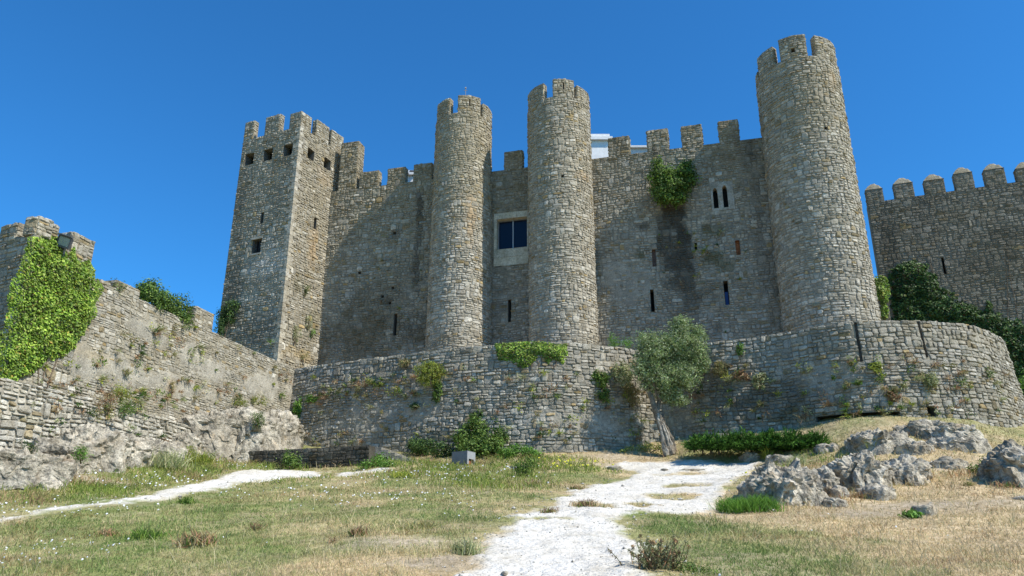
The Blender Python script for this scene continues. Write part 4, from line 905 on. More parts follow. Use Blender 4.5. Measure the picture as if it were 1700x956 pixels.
# shrubs at the wall foot
shrub('shrub', 'tall bright green shrub climbing the foot of the retaining wall behind the grey box', 'shrub', [(785, 742, 33.3, 30, 22, .6), (790, 715, 33.8, 22, 20, .4), (812, 742, 33.1, 26, 20, .6), (830, 725, 33.6, 12, 14, .3), (765, 725, 33.8, 14, 12, .4)], 6500, .11, 'shrub', 151, stems=5)
shrub('shrub', 'low dark green shrub at the wall foot left of the grey box', 'shrub', [(705, 742, 34.6, 26, 13, .5), (735, 750, 33.9, 18, 12, .5), (690, 735, 35, 12, 8, .4)], 2600, .10, 'dark', 152)
shrub('shrub', 'spreading low green shrub at the wall foot right of the grey box', 'shrub', [(862, 748, 32.8, 24, 10, .5), (840, 752, 32.6, 18, 10, .5), (885, 752, 32.8, 14, 7, .5)], 2000, .09, 'bright', 153)
shrub('shrub', 'green weeds along the wall foot left of the olive trunk', 'shrub', [(1075, 742, 33.8, 16, 8, .4), (1040, 748, 33.8, 14, 5, .4), (1098, 744, 33.4, 8, 7, .3)], 900, .08, 'lime', 154)
shrub('shrub', 'bright green weed growing against the dark low wall left of the steps', 'shrub', [(630, 762, 29.4, 9, 9, .25), (640, 771, 29.1, 14, 5, .3), (608, 772, 29.0, 12, 5, .3)], 1500, .07, 'bright', 155)
shrub('shrub', 'dark green weed against the middle of the low dark wall', 'shrub', [(485, 768, 29.9, 12, 12, .3), (480, 760, 30.1, 7, 10, .3)], 900, .08, 'shrub', 156)
shrub('shrub', 'little round dark shrub in the meadow below the grey box', 'shrub', [(868, 778, 28.2, 14, 14, .4), (880, 768, 28.2, 12, 8, .3)], 1500, .07, 'shrub', 157)
for lb, x, y, Y, a_, b_, n, pal in [('thick green grass tussock at the foot of the biggest right-hand rock', 1240, 840, 19.0, 36, 14, 1700, 'bright')]:
    c = gxy(x, 850); t = thing('tussock', lb, 'grass tuft', tuple(c)); a = Acc()
    for k in range(9): q = gxy(x - 34 + k * 9, 846 + (k % 3) * 3); tuft(a, q, .28, .38, 240, pal, 160 + k, .012, .7)
    a.obj('blades', 'grass', t)
# juniper bed
L = []
rj = np.random.default_rng(9)
for i in range(16):
    x = 1152 + i * 13.5; L.append((x, 735 + rj.uniform(-3, 2) - 4 * math.exp(-((i - 10) / 4) ** 2), 31.2 - i * .09, 15, 16 + rj.uniform(-2, 3), .9)); L.append((x + 6, 741, 30.9 - i * .09, 15, 10, .8))
Bj = blobs_px(L); t = thing('juniper_hedge', 'low dark green juniper bed before the retaining wall, right of the olive tree', 'juniper', tuple(gxy(1250, 750)))
a = Acc(); rng = np.random.default_rng(170)
for (c, r, w_) in Bj:
    n = 620; k = 38; d = rng.normal(0, 1, (k, 3)); d[:, 2] = np.abs(d[:, 2]) * .8 - .25; d /= np.linalg.norm(d, axis=1)[:, None]
    tips = c + d * r * rng.uniform(.7, 1.15, (k, 1)); i = rng.integers(0, k, n); u = rng.random((n, 1)) ** .5
    P = lerp(c - np.array([0, 0, r[2] * .4]), tips[i], u) + rng.normal(0, .035, (n, 3)); D = (tips[i] - c); D /= np.linalg.norm(D, axis=1)[:, None]; D[:, 2] += .2; D += rng.normal(0, .35, (n, 3))
    blades(a, P, D / np.linalg.norm(D, axis=1)[:, None], np.full(n, .17), np.full(n, .035), pick('juniper', n, rng) * rng.uniform(.75, 1.25, k)[i][:, None], rng, .3)
a.obj('foliage', 'leaf_matte', t)
s = Acc(); 
for (c, r, w_) in Bj[::2]: tube(s, [c - np.array([0, 0, r[2]]), c, c + np.array([.2, -.1, r[2] * .5])], [.04, .03, .01], (.15, .11, .07), 5)
s.obj('stem', 'bark', t)
# olive tree
OY = 33.3; base = gxy(1117, 753); OY = base[1]
t = thing('olive_tree', 'leaning olive tree with a pale twisted split trunk in front of the retaining wall', 'olive tree', tuple(base)); a = Acc(); rng = np.random.default_rng(180)
def op(x, y, dy=0): return at(x, y, OY + dy)
BK = np.array([.22, .185, .135]); BKP = np.array([.37, .335, .27])
def strand(pts, rad, C, seed, k=9):
    P = np.array([op(*p) for p in pts]); tt = np.linspace(0, 1, 16); n = len(P); u = np.linspace(0, 1, n); Q = np.stack([np.interp(tt, u, P[:, i]) for i in range(3)], -1)
    for _ in range(2): Q[1:-1] = (Q[:-2] + Q[1:-1] * 2 + Q[2:]) / 4
    r = np.random.default_rng(seed); Q[1:-1] += r.normal(0, .012, (14, 3)); tube(a, Q, np.interp(tt, u, rad), C, k, .35, seed)
strand([(1113, 756), (1103, 725), (1096, 700), (1089, 680), (1077, 650), (1068, 630)], [.30, .20, .17, .13, .10, .07], BK, 1)
strand([(1108, 756, -.1), (1100, 722, -.12), (1093, 695, -.1), (1091, 678, -.05)], [.17, .09, .07, .04], BKP, 2)
strand([(1113, 756, -.05), (1112, 732, -.1), (1100, 702, -.08), (1096, 684, 0)], [.17, .09, .075, .05], BKP * .9, 3)
strand([(1120, 755, .05), (1118, 735, 0), (1104, 705, .05), (1098, 682, .05)], [.13, .08, .06, .05], BK * .8, 4)
strand([(1115, 757, -.15), (1112, 742, -.2), (1104, 715, -.2), (1098, 700, -.15)], [.10, .05, .035, .02], BKP * 1.15, 5)
strand([(1091, 680), (1098, 655, .1), (1112, 625, .2), (1128, 590, .2)], [.10, .08, .06, .03], BK * .8, 6)
strand([(1096, 665, .05), (1085, 640, -.2), (1075, 605, -.3), (1080, 575, -.3)], [.08, .06, .04, .02], BK * .8, 7)
strand([(1104, 645, .1), (1125, 620, -.2), (1148, 595, -.2), (1160, 575, -.1)], [.06, .05, .035, .015], BK * .8, 8)
a.obj('trunk', 'bark', t); a = Acc()
OL = [(1090, 590, 0, 34, 34, 1.0), (1122, 575, .1, 34, 34, 1.0), (1150, 585, -.1, 26, 30, .8), (1100, 628, 0, 40, 28, 1.0), (1132, 622, -.1, 32, 26, .8), (1128, 541, .1, 18, 17, .5), (1074, 566, .1, 18, 16, .5), (1070, 610, -.1, 22, 26, .7), (1158, 556, 0, 14, 16, .4), (1110, 655, .1, 20, 18, .5), (1165, 600, 0, 14, 18, .4), (1125, 662, .1, 18, 12, .4)]
B = blobs_px([(x, y, OY + dy, rx_, ry_, dp) for x, y, dy, rx_, ry_, dp in OL])
blob_leaves(a, B, 30000, .135, .26, 'olive', 181, clump=.12, shell=.1)
twg = Acc()
for i in range(70):
    b = B[rng.integers(len(B))]; d = rng.normal(0, 1, 3); d[2] = abs(d[2]); d /= np.linalg.norm(d); p1 = b[0] + d * np.array(b[1]) * rng.uniform(1.0, 1.25); p0 = b[0] + d * np.array(b[1]) * .3
    P = lerp(p0, p1, np.linspace(0, 1, 5)[:, None]); tube(twg, P, np.linspace(.016, .004, 5), BK, 4)
    q = lerp(p0, p1, rng.uniform(.4, 1.02, (26, 1))) + rng.normal(0, .035, (26, 3)); leaves(a, q, np.tile(d, (26, 1)), .11, .2, pick('olive', 26, rng) * 1.1, rng, .3)
a.obj('crown', 'leaf_matte', t); twg.obj('twigs', 'bark', t)
# ------------------------------------------------------------------ rocks
def rock(label, px, py, w, h, depth=1.0, seed=1, Y=None, sub=5, tone=1.0, rough=1.0, sink=.3, name='rock', group=None, yaw=0, tilt=0):
    py, h = (py + h * .16, h * .88) if Y is None else (py, h); g0 = gxy(px, min(py + h * .35, 955)) if Y is None else at(px, py, Y); Yc = g0[1] + (depth * .3 if Y is None else 0); c = at(px, py, Yc); k = Yc / (FPX * ray(px, py)[1])
    rx_, rz_ = w * k * .5, h * k * .5 / ray(px, py)[1] * 1.02
    bm = bmesh.new(); bmesh.ops.create_icosphere(bm, subdivisions=sub, radius=1.0); P = np.array([v.co[:] for v in bm.verts]); bm.faces.ensure_lookup_table(); F = np.array([[v.index for v in f.verts] for f in bm.faces]); bm.free()
    rho = np.linalg.norm(P[:, :2], axis=1); lowm = P[:, 2] < 0; P[lowm, :2] *= (np.minimum((1 + .12 * -P[lowm, 2]) / np.maximum(rho[lowm], .12), 8))[:, None]; sc = np.array([rx_, depth, rz_]); off = seed * 13.7
    cs, sn = math.cos(tilt), math.sin(tilt); W = P * sc
    U = np.stack([W[:, 0] * cs - W[:, 2] * sn, W[:, 1], W[:, 0] * sn + W[:, 2] * cs], -1); m = (rx_ * rz_) ** .5
    lo = fbm(U * 1.3 / m * .8 + off, seed, 3); r1 = ridged(U * np.array([1.0, 1.2, 2.0]) * 1.5 + off, seed + 3, 4); r2 = ridged(U * np.array([4.5, 4.5, 6]) + off, seed + 7, 3); st = vnoise(U * np.array([2.5, 2.5, 9]) + off, seed + 11)
    disp = 1 + .5 * (lo - .5) * rough; Q = W * disp[:, None]; n = P / sc; n /= np.linalg.norm(n, axis=1)[:, None]
    amp = min(m, 1.0); wb = U + (fbm(U * 1.7 + off, seed + 21, 3)[:, None] - .5) * .9
    f1, f2, fh = worley(wb * np.array([.9, 1.0, 3.0]) / max(m, .35) ** .5 + off, seed); g1, g2, gh = worley(wb * np.array([2.6, 3.0, 8.0]) + off, seed + 3)
    e1 = np.clip((f2 - f1) / .22, 0, 1); e2 = np.clip((g2 - g1) / .22, 0, 1)
    Q = Q + n * ((r1 - .55) * .30 * amp + (fh - .5) * e1 * .38 * amp - (1 - e1) * .10 * amp + (r2 - .5) * .17 * min(amp * 2, 1) + ((gh - .5) * e2 * .13 - (1 - e2) * .04) * min(amp * 2, 1) + (st - .5) * .06)[:, None] * rough
    Q[:, 2] = np.where(Q[:, 2] < 0, Q[:, 2] * 2.4, Q[:, 2]); q2 = Q.copy(); cy, sy = math.cos(yaw), math.sin(yaw)
    q2[:, 0] = Q[:, 0] * cy - Q[:, 1] * sy; q2[:, 1] = Q[:, 0] * sy + Q[:, 1] * cy; q2 += c
    tn = fbm(q2 * 1.5, seed + 2)[:, None]; C = lerp(np.array([.37, .325, .245]), np.array([.60, .54, .425]), np.clip((tn - .3) * 2.2, 0, 1)) * tone
    li = np.clip((fbm(q2 * 4.5, seed + 5) - .56) * 8, 0, 1)[:, None]; C = lerp(C, np.array([.19, .175, .145]), li * .6)
    oc = np.clip((fbm(q2 * 2.1, seed + 15) - .64) * 8, 0, 1)[:, None]; C = lerp(C, np.array([.42, .30, .17]), oc * .5)
    o = build(name, q2, [F], C, 'rock', None, False); tag(o, label, 'rock', group); return o
LO = 'lobes of the limestone outcrop under the left wall'
for i, (lb, x, y, w, h, Y, dp, ti) in enumerate([
    ('low pale rock at the left picture edge, under the rubble wall', 25, 772, 150, 42, 20.8, 1.2, 0), ('pale rock lobe behind the small wooden post', 98, 760, 100, 48, 22.4, 1.2, .3), ('tallest pale rock lobe below the middle of the rubble wall', 160, 750, 100, 70, 23.9, 1.3, -.2),
    ('pale rock lobe with a dark cleft on its right side', 215, 757, 84, 56, 25.3, 1.2, .4), ('smooth pale rock lobe left of the long grass', 268, 758, 84, 44, 27.0, 1.2, .2), ('broad high rock lobe where the rubble wall ends', 345, 712, 110, 50, 31.6, 1.4, .2),
    ('long pale rock lobe behind the left end of the low dark wall', 338, 744, 90, 44, 32.6, 1.2, -.2), ('highest rock lobe at the right of the outcrop, with a grass tuft on it', 412, 715, 110, 64, 32.8, 1.6, -.3), ('steep fluted rock lobe against the corner of the retaining wall', 465, 722, 70, 66, 34.9, 1.5, -.5),
    ('sloping rock lobe above the low dark wall', 425, 738, 120, 32, 34.4, 1.2, 0), ('small pale rock lobe between the smooth lobe and the high lobe', 302, 744, 66, 44, 29.6, 1.0, .2)]):
    rock(lb, x, y, w, h, dp, 200 + i, Y, 5, .93, .85, group=LO, tilt=ti)
rock('small grey boulder lying in the meadow at left', 84, 804, 34, 20, .35, 221, None, 4)
rock('little pale stone at the left picture edge', 8, 790, 26, 12, .25, 222, None, 3)
RO = 'grey limestone rocks on the right-hand slope'
for i, (lb, x, y, w, h, dp, ti, sub) in enumerate([
    ('biggest grey rock beside the chalk path, with the grass tussock at its foot', 1290, 800, 106, 76, 1.1, -.5, 5), ('lower right shoulder of the rock beside the path', 1334, 812, 56, 52, .6, -.5, 5), ('narrow grey rock between the two large right-hand rocks', 1368, 795, 36, 52, .5, -.7, 4),
    ('large dark-sided rock in the middle of the right-hand slope', 1420, 778, 84, 66, .9, -.5, 5), ('long low pale rock running right from the dark-sided rock', 1482, 780, 92, 44, .8, -.4, 5), ('small leaning rock at the lower tip of the middle rocks', 1455, 812, 56, 28, .45, -.5, 4),
    ('small flat rock at the bottom of the slope between the large rocks', 1382, 832, 38, 18, .35, 0, 4), ('pointed little rock below the narrow grey rock', 1392, 812, 24, 30, .3, -.4, 4),
    ('broad rugged rock below the undercut of the bastion', 1455, 730, 100, 34, 1.0, -.3, 5), ('flat end of the rugged rock below the bastion', 1515, 742, 66, 18, .6, -.1, 4), ('long low rock on the bank under the weep hole of the bastion', 1530, 709, 90, 16, .7, 0, 4),
    ('knobbly rock on the bank at right under the bastion', 1575, 716, 90, 28, .9, 0, 5), ('lower pale rock on the bank at right', 1590, 736, 84, 20, .7, 0, 4), ('big grey boulder at the right picture edge with a flat shaded front', 1682, 770, 88, 76, 1.0, .2, 5),
    ('flat grey slab lying left of the boulder at the right edge', 1572, 768, 60, 14, .5, 0, 4), ('small white stone in front of the flat slab', 1582, 774, 24, 9, .18, 0, 3), ('isolated dark small rock in the dry grass at right', 1532, 842, 36, 22, .3, -.3, 4),
    ('small grey rock at the right end of the chalk path top', 1246, 756, 32, 12, .4, 0, 4), ('little flat stone at the right edge of the dry grass', 1692, 828, 24, 9, .3, 0, 3), ('low stone behind the biggest path rock', 1300, 760, 60, 14, .5, 0, 4), ('small stone beside the juniper end', 1375, 742, 40, 12, .4, 0, 4)]):
    rock(lb, x, y, w, h, dp, 240 + i, None, sub, .95 if i not in (15,) else 1.3, 1.1, group=RO, tilt=ti)
for i, (lb, x, y, w, h) in enumerate([('dark flat stone set in the upper chalk path', 1148, 780, 48, 8), ('small dark stone in the upper chalk path', 1103, 780, 14, 6), ('small stone at the left edge of the upper path', 1020, 776, 26, 7), ('small grey stone in the near chalk path', 838, 950, 8, 4), ('pale flat stone at the left of the chalk path top', 865, 774, 34, 5)]):
    rock(lb, x, y, w, h, .3, 280 + i, None, 3, .7, .6)
# ------------------------------------------------------------------ built things in front
# low dark wall and steps
qa, qb = at(362, 760, 31.7)[:2], at(612, 760, 29.4)[:2]; td = (qb - qa); DL = np.linalg.norm(td); td /= DL; DV = planeV(qa, td, (td[1], -td[0])); RD = (-1, DL + 1, 1, 6); ZD = loc(DV, 600, 740, *RD)[1]
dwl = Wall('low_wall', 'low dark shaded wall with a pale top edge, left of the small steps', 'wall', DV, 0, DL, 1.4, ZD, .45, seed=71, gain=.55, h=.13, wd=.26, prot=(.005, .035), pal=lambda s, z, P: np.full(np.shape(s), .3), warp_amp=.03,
           spots=[(DL * .5, ZD - 1.0, DL * 1.4, 1.1, .9, DK * 1.3)])  # low gain and this wide dark spot paint shade onto the face
dwl.finish(60)
st = thing('steps', 'short flight of weathered steps with sloping rails, right of the low dark wall', 'steps', tuple(at(655, 768, 30.2)))
sp0 = at(622, 742, 30.4); sp1 = at(690, 770, 30.0); dr = sp1 - sp0; n = 6; drx = np.array([dr[0], dr[1], 0]); nv = np.array([dr[1], -dr[0], 0]); nv /= np.linalg.norm(nv); back = -nv
for i in range(n):
    f0 = drx * (i / n); ztop = sp0[2] + dr[2] * i / n
    a = Acc(); box(a, (sp0[0] + f0[0], sp0[1] + f0[1], ztop - .28), drx / n * 1.001, back * (1.0 + .002 * i), (0, 0, .27), GREYW * .62); a.obj('step', 'stone', st)
for k, (o_, c_) in enumerate(((0.0, GREY * .7), (1.06, TAN * 1.25))):
    a = Acc(); p0 = sp0 + back * o_ + nv * .10 * (1 - k); P = [p0 + (0, 0, -.75), p0 + dr + (0, 0, -.75), p0 + dr + (0, 0, -.26 + .34 * k), p0 + (0, 0, -.26 + .34 * k)]
    Q = [p + back * .09 for p in P]; a.add(P + Q, [BOXF], c_); o = a.obj('side_rail', 'stone', st); o['label'] = 'grey sloping side of the steps nearest the viewer' if k == 0 else 'pale sloping rail on the far side of the steps'
a = Acc(); box(a, (sp0[0] - .35, sp0[1] + .02, sp0[2] - 1.3), drx / np.linalg.norm(drx) * .34, back * 1.0, (0, 0, 1.28), GREY * .9); a.obj('landing', 'stone', st)
# grey box
c = at(768, 768, 31.0); t = thing('grey_box', 'small grey metal box with an open slotted end, in the grass below the shrubs', 'box', tuple(c)); a = Acc()
u = np.array([.80, -.60, 0]); v = np.array([.42, .91, 0]); p = at(750, 768, 31.4); w_ = .80; d_ = .70; hh = .40; gm = (.20, .21, .225)
box(a, p - (0, 0, .1), u * w_, v * .02, (0, 0, hh + .1), gm); box(a, p - (0, 0, .1) + v * (d_ - .02), u * w_, v * .02, (0, 0, hh + .1), gm); box(a, p + (0, 0, hh + .001), u * w_, v * d_, (0, 0, .02), gm); box(a, p - (0, 0, .1) + v * .021, u * .02, v * (d_ - .042), (0, 0, hh + .1), gm)
a.obj('housing', 'plain', t); a = Acc(); q = p + u * (w_ - .02) - (0, 0, .1) + v * .021; vv = v * (d_ - .042)
box(a, q + (0, 0, hh * .55), u * .02, vv, (0, 0, hh * .45 + .1), (.30, .31, .32)); box(a, q, u * .02, vv * .18, (0, 0, hh * .55), (.30, .31, .32)); box(a, q + vv * .82, u * .02, vv * .18, (0, 0, hh * .55), (.30, .31, .32)); a.obj('end_panel', 'plain', t)
a = Acc(); box(a, q - u * .25 + vv * .3, u * .2, vv * .3, (0, 0, hh * .42), (.32, .12, .06)); a.obj('fitting', 'plain', t)
# wooden post
pb = gxy(72, 785); a = Acc(); tube(a, [pb - (0, 0, .2), pb + (0, 0, .25), pb + (.02, 0, .52)], [.045, .042, .04], (.40, .36, .30), 7, .1); tag(a.obj('wooden_post', 'bark'), 'short weathered wooden post standing before the pale rocks at left', 'post')
# floodlight on the turret
fc = wp(IV, IV_R, 110, 402, .35); t = thing('floodlight', 'square grey floodlight mounted in the gap between two merlons of the ivy-covered turret', 'floodlight', tuple(fc - (0, 0, .3)))
fx = np.array([.93, -.05, -.32]); fx /= np.linalg.norm(fx); fn = np.array([.30, -.86, -.30]); fn -= fx * fn.dot(fx); fn /= np.linalg.norm(fn); fu = np.cross(fn, fx) * -1; fu = fu if fu[2] > 0 else -fu
def obox(c, hx, hy, hz, C, name, mat='plain', par=None, tap=1.0):
    a = Acc(); V = [c + fx * sx * hx * (tap if sz_ < 0 else 1) + fu * sy * hy * (tap if sz_ < 0 else 1) + fn * sz_ * hz for sz_ in (-1, 1) for sx, sy in ((-1, -1), (1, -1), (1, 1), (-1, 1))]; a.add(V, [BOXF], C); return a.obj(name, mat, par or t)
hs1 = obox(fc, .24, .20, .10, (.10, .105, .11), 'housing', tap=.62)
for sx, sy, hx, hy in ((0, 1, .25, .022), (0, -1, .25, .03), (1, 0, .022, .15), (-1, 0, .022, .15)):
    obox(fc + fn * .115 + fx * sx * .228 + fu * sy * .175, hx, hy, .014, (.08, .085, .09), 'frame', par=None)
obox(fc + fn * .106, .20, .142, .004, (.30, .34, .30), 'lens', 'plain')
obox(fc + fn * .10 + fu * .215, .25, .012, .08, (.13, .135, .14), 'visor')
obox(fc - fx * .16 - fu * .26 - fn * .05, .16, .05, .06, (.06, .06, .065), 'ballast_box')
obox(fc - fu * .33 - fn * .05, .035, .14, .03, (.28, .28, .27), 'bracket')
# finial
a = Acc(); p = np.array([-3.15, 45.2, 27.2]); zt_ = at(771, 147, 45.2)[2]; tube(a, [p - (0, 0, .6), (p[0], p[1], zt_)], [.03, .02], (.25, .25, .25), 6); tube(a, [(p[0] - .13, p[1], zt_ - .15), (p[0] + .13, p[1], zt_ - .15)], [.02, .02], (.25, .25, .25), 6); box(a, (p[0] - .05, p[1] - .05, zt_), (.1, 0, 0), (0, .1, 0), (0, 0, .1), (.3, .3, .3))
tag(a.obj('finial', 'plain'), 'thin metal finial rising behind the battlements of the slimmest round tower', 'finial')
# white roofs behind the battlements
def roofbox(label, x0, x1, yt, Y, C, step=.25, hgt=4):
    t = thing('white_building', label, 'building', tuple(at((x0 + x1) / 2, yt + 60, Y))); p0 = at(x0, yt, Y); p1 = at(x1, yt, Y); w = p1[0] - p0[0]; z = p0[2]
    a = Acc(); box(a, (p0[0] - .02, Y, z - hgt), (w * .93, 0, 0), (0, 4, 0), (0, 0, hgt - step), C); a.obj('wall', 'plain', t)
    a = Acc(); box(a, (p0[0] - .1, Y - .25, z - step + .004), (w + .1, 0, 0), (0, 4.4, 0), (0, 0, step * .5), C * .93); box(a, (p0[0] - .05, Y - .15, z - step * .5 + .006), (w * .92, 0, 0), (0, 4.2, 0), (0, 0, step * .5), C); a.obj('cornice', 'plain', t)
WH = np.array([.78, .77, .74])
roofbox('white building with a stepped cornice showing between the middle round tower and the first merlon', 975, 1016, 224, 50.5, WH, .5)
roofbox('low sliver of white building behind the gap between first and second merlon', 1046, 1080, 243, 50.5, WH * .8, .2)
roofbox('sliver of white building behind a crenel left of the slimmest round tower', 671, 690, 284, 52, WH * .85, .4)
a = Acc(); p = at(680, 285, 51.8); box(a, p, (.55, 0, 0), (0, .4, 0), (0, 0, .12), (.02, .02, .02)); box(a, p + (.2, .1, -.3), (.06, 0, 0), (0, .06, 0), (0, 0, .298), (.05, .05, .05)); tag(a.obj('roof_unit', 'plain'), 'tiny black unit on the white roof left of the slimmest round tower', 'roof unit')
# wall stub right of the great round tower with pale ivy
STP = at(1441, 500, 41.5)[:2]; SV = planeV(STP, (.97, -.24), (-.24, -.97)); RS = (-1, 4, 6, 20); zst = loc(SV, 1460, 462, *RS)[1]
sw = Wall('wall_stub', 'short ruined piece of wall half hidden by pale ivy, right of the largest round tower', 'wall', SV, 0, loc(SV, 1474, 500, *RS)[0], 8, zst, .8, seed=72); sw.finish(40)
ivy('ivy', 'patch of pale green ivy on the short wall piece beside the largest round tower', SV, RS, [(1446, 458), (1470, 456), (1477, 480), (1474, 530), (1462, 530), (1460, 500), (1444, 490)], 420, .12, 'ivy', 104, d1=.3, rag=.15)
shrub('bush', 'light green foliage at the right picture edge beyond the bastion', 'bush', [(1712, 640, 42, 22, 24, .8)], 900, .14, 'bright', 191)
# ------------------------------------------------------------------ weeds in the joints, too many to count
def joint_weeds(name, label, V, rg, boxes, n, seed, d=.05, sc=1.0):
    rng = np.random.default_rng(seed); a = Acc()
    for i in range(n):
        x0, x1, y0, y1 = boxes[rng.integers(len(boxes))]; px, py = rng.uniform(x0, x1), rng.uniform(y0, y1); s, z = loc(V, px, py, *rg); P = V(np.array([s]), np.array([z]), np.array([d]))[0]; N = V(np.array([s]), np.array([z]), np.array([d + 1]))[0] - P
        pal = rng.choice(['straw', 'rust', 'lime', 'pale', 'shrub', 'dark'], p=[.24, .22, .14, .18, .14, .08]); r = rng.uniform(.05, .16) * sc; m = int(rng.uniform(14, 50))
        if rng.random() < .5: tuft(a, P, r * .8, r * 2.0, m, pal, seed * 1000 + i, .02, 1.1, out=tuple(N * .8 + np.array([0, 0, -.1 + .5 * rng.random()])))
        else:
            Q = P + rng.normal(0, 1, (m, 3)) * r * .6 + N * r * .5; leaves(a, Q, np.tile(N, (m, 1)), .06 * sc, .5, pick(pal, m, rng), rng, .8)
    tag(a.obj(name, 'leaf_matte'), label, 'weeds', kind='stuff')
joint_weeds('wall_weeds', 'small weeds in the joints of the retaining wall', RV, RRr, [(500, 840, 610, 740), (840, 1080, 615, 740), (1150, 1420, 600, 700), (1400, 1670, 590, 690), (1400, 1640, 600, 690), (520, 700, 625, 660)], 330, 301, d=.06, sc=1.35)
joint_weeds('wall_weeds', 'small weeds and dry tufts along the sunlit left wall', WV, RW_, [(60, 480, 600, 665), (150, 480, 560, 660), (180, 340, 540, 600), (60, 480, 630, 668)], 110, 302, sc=1.2)
joint_weeds('wall_weeds', 'weeds growing between the big blocks of the rubble wall', LV, RLL, [(40, 300, 650, 740), (150, 300, 650, 690)], 70, 303, d=.1)
joint_weeds('wall_weeds', 'moss-like weeds in the joints of the castle front', FV, FR, [(1050, 1250, 370, 560), (1100, 1200, 380, 470), (610, 710, 380, 560)], 46, 304)
# bushes and grass on the rock ledge
wall_led = [('bright green grass tuft on the ledge above the rubble wall', 202, 655, 25.6, 13, 12, 'lime', 600), ('brown dry weed hanging over the top of the rubble wall', 180, 662, 25.0, 12, 15, 'rust', 500), ('green tuft growing on the highest lobe of the outcrop', 428, 697, 31.2, 11, 15, 'shrub', 700),
            ('green plant rooted in a cleft of the tallest pale rock', 135, 755, 21.6, 7, 13, 'bright', 420), ('light green grass along the foot of the left wall near its corner', 395, 668, 34.2, 18, 8, 'lime', 500), ('second patch of light green grass at the foot of the left wall', 430, 664, 35.8, 14, 8, 'lime', 380), ('bright green weed in the outcrop above the long grass', 313, 750, 27.6, 8, 12, 'lime', 320),
            ('brown and green weeds trailing over the right part of the rubble wall', 205, 678, 25.0, 14, 12, 'shrub', 420), ('dark weed in the cleft at the left end of the outcrop', 48, 745, 20.6, 6, 12, 'dark', 260)]
for i, (lb, x, y, Y, rx_, ry_, pal, n) in enumerate(wall_led): shrub('weed_clump', lb, 'plant', [(x, y, Y, rx_, ry_, .25)], n, .10, pal, 310 + i, aspect=.18, stems=2, clump=.08)
# ------------------------------------------------------------------ meadow
def polar(n, rmin, rmax, rng, pw=1.0):
    u = rng.random(n); r = rmin * (rmax / rmin) ** u; th = rng.uniform(-R(40), R(40), n); return r * np.sin(th), r * np.cos(th)
def field_ok(X, Y):
    q = np.array([p for p in rx[:25]]); yw = np.interp(X, q[:, 0], q[:, 1], left=40, right=34) - .55; xl = np.interp(Y, [14, 21, 28, 34, 40], [-17.5, -14.7, -12.9, -12.2, -11.6]) + .3
    return (Y < yw) & (X > xl)
def grass(name, label, n, seed, rmin, rmax, hmin, hmax, wk, dens=None, cfun=None, mthr=-.02, bend=.7):
    rng = np.random.default_rng(seed); X, Y = polar(n, rmin, rmax, rng); k = field_ok(X, Y); X, Y = X[k], Y[k]; m = path_mask(X, Y); k = m < mthr + np.abs(rng.normal(0, .13, len(m))) - .03; X, Y, m = X[k], Y[k], m[k]
    k = rng.random(len(X)) > bare(X, Y) * .85; X, Y, m = X[k], Y[k], m[k]
    if dens is not None: k = rng.random(len(X)) < dens(X, Y); X, Y, m = X[k], Y[k], m[k]
    Z = terr(X, Y); n = len(X); dist = np.hypot(X, Y); D = rng.normal(0, .38, (n, 3)); D[:, 2] = 1; D /= np.linalg.norm(D, axis=1)[:, None]; C = cfun(X, Y, rng); a = Acc()
    hv = .55 + .9 * fbm(np.stack([X, Y], -1) * .9, 401); near = np.clip(-m / .5, .35, 1)
    blades(a, np.stack([X, Y, Z - .015], -1), D, rng.uniform(hmin, hmax, n) * hv * near, wk * dist, C, rng, bend); o = a.obj(name, 'grass'); tag(o, label, 'grass', kind='stuff'); return o
def gcol(X, Y, rng):
    n = len(X); d = np.clip(dryness(X, Y) + rng.normal(0, .22, n), 0, 1)[:, None]; c = np.where(d < .5, lerp(np.array([.16, .24, .06]), np.array([.36, .36, .15]), d * 2), lerp(np.array([.36, .36, .15]), np.array([.62, .48, .28]), (d - .5) * 2))
    s = np.stack([X, Y], -1); ru = np.clip((fbm(s * .7, 411) - .57) * 7, 0, 1)[:, None] * .55 * (rng.random((n, 1)) < .6); c = lerp(c, np.array([.34, .19, .10]), ru); return c * rng.uniform(.75, 1.25, (n, 1))
grass('grass', 'short patchy green and dry grass covering the slope', 300000, 400, 8.5, 38, .03, .10, .00075, cfun=gcol)
grass('grass', 'longer bent grass scattered over the slope', 60000, 401, 8.5, 36, .10, .24, .0007, dens=lambda X, Y: np.clip((fbm(np.stack([X, Y], -1) * .8, 421) - .42) * 4, .06, 1), cfun=gcol)
grass('grass', 'tall straw stalks standing over the dry grass', 7000, 402, 9, 36, .22, .45, .0005, dens=lambda X, Y: np.clip(dryness(X, Y) - .2, .05, 1), cfun=lambda X, Y, r: np.array([.58, .50, .30]) * r.uniform(.8, 1.15, (len(X), 1)), bend=.5)
def near_px(L):
    def f(X, Y):
        v = np.zeros(len(X))
        for (px, py, a_, b_, k) in L:
            c = gxy(px, py); ex = gxy(px + a_, py); ey = gxy(px, py - b_); ra = np.linalg.norm((ex - c)[:2]); rb = np.linalg.norm((ey - c)[:2]) + .3
            v = np.maximum(v, k * np.clip(1.3 - np.hypot((X - c[0]) / ra, (Y - c[1]) / rb), 0, 1))
        return v
    return f
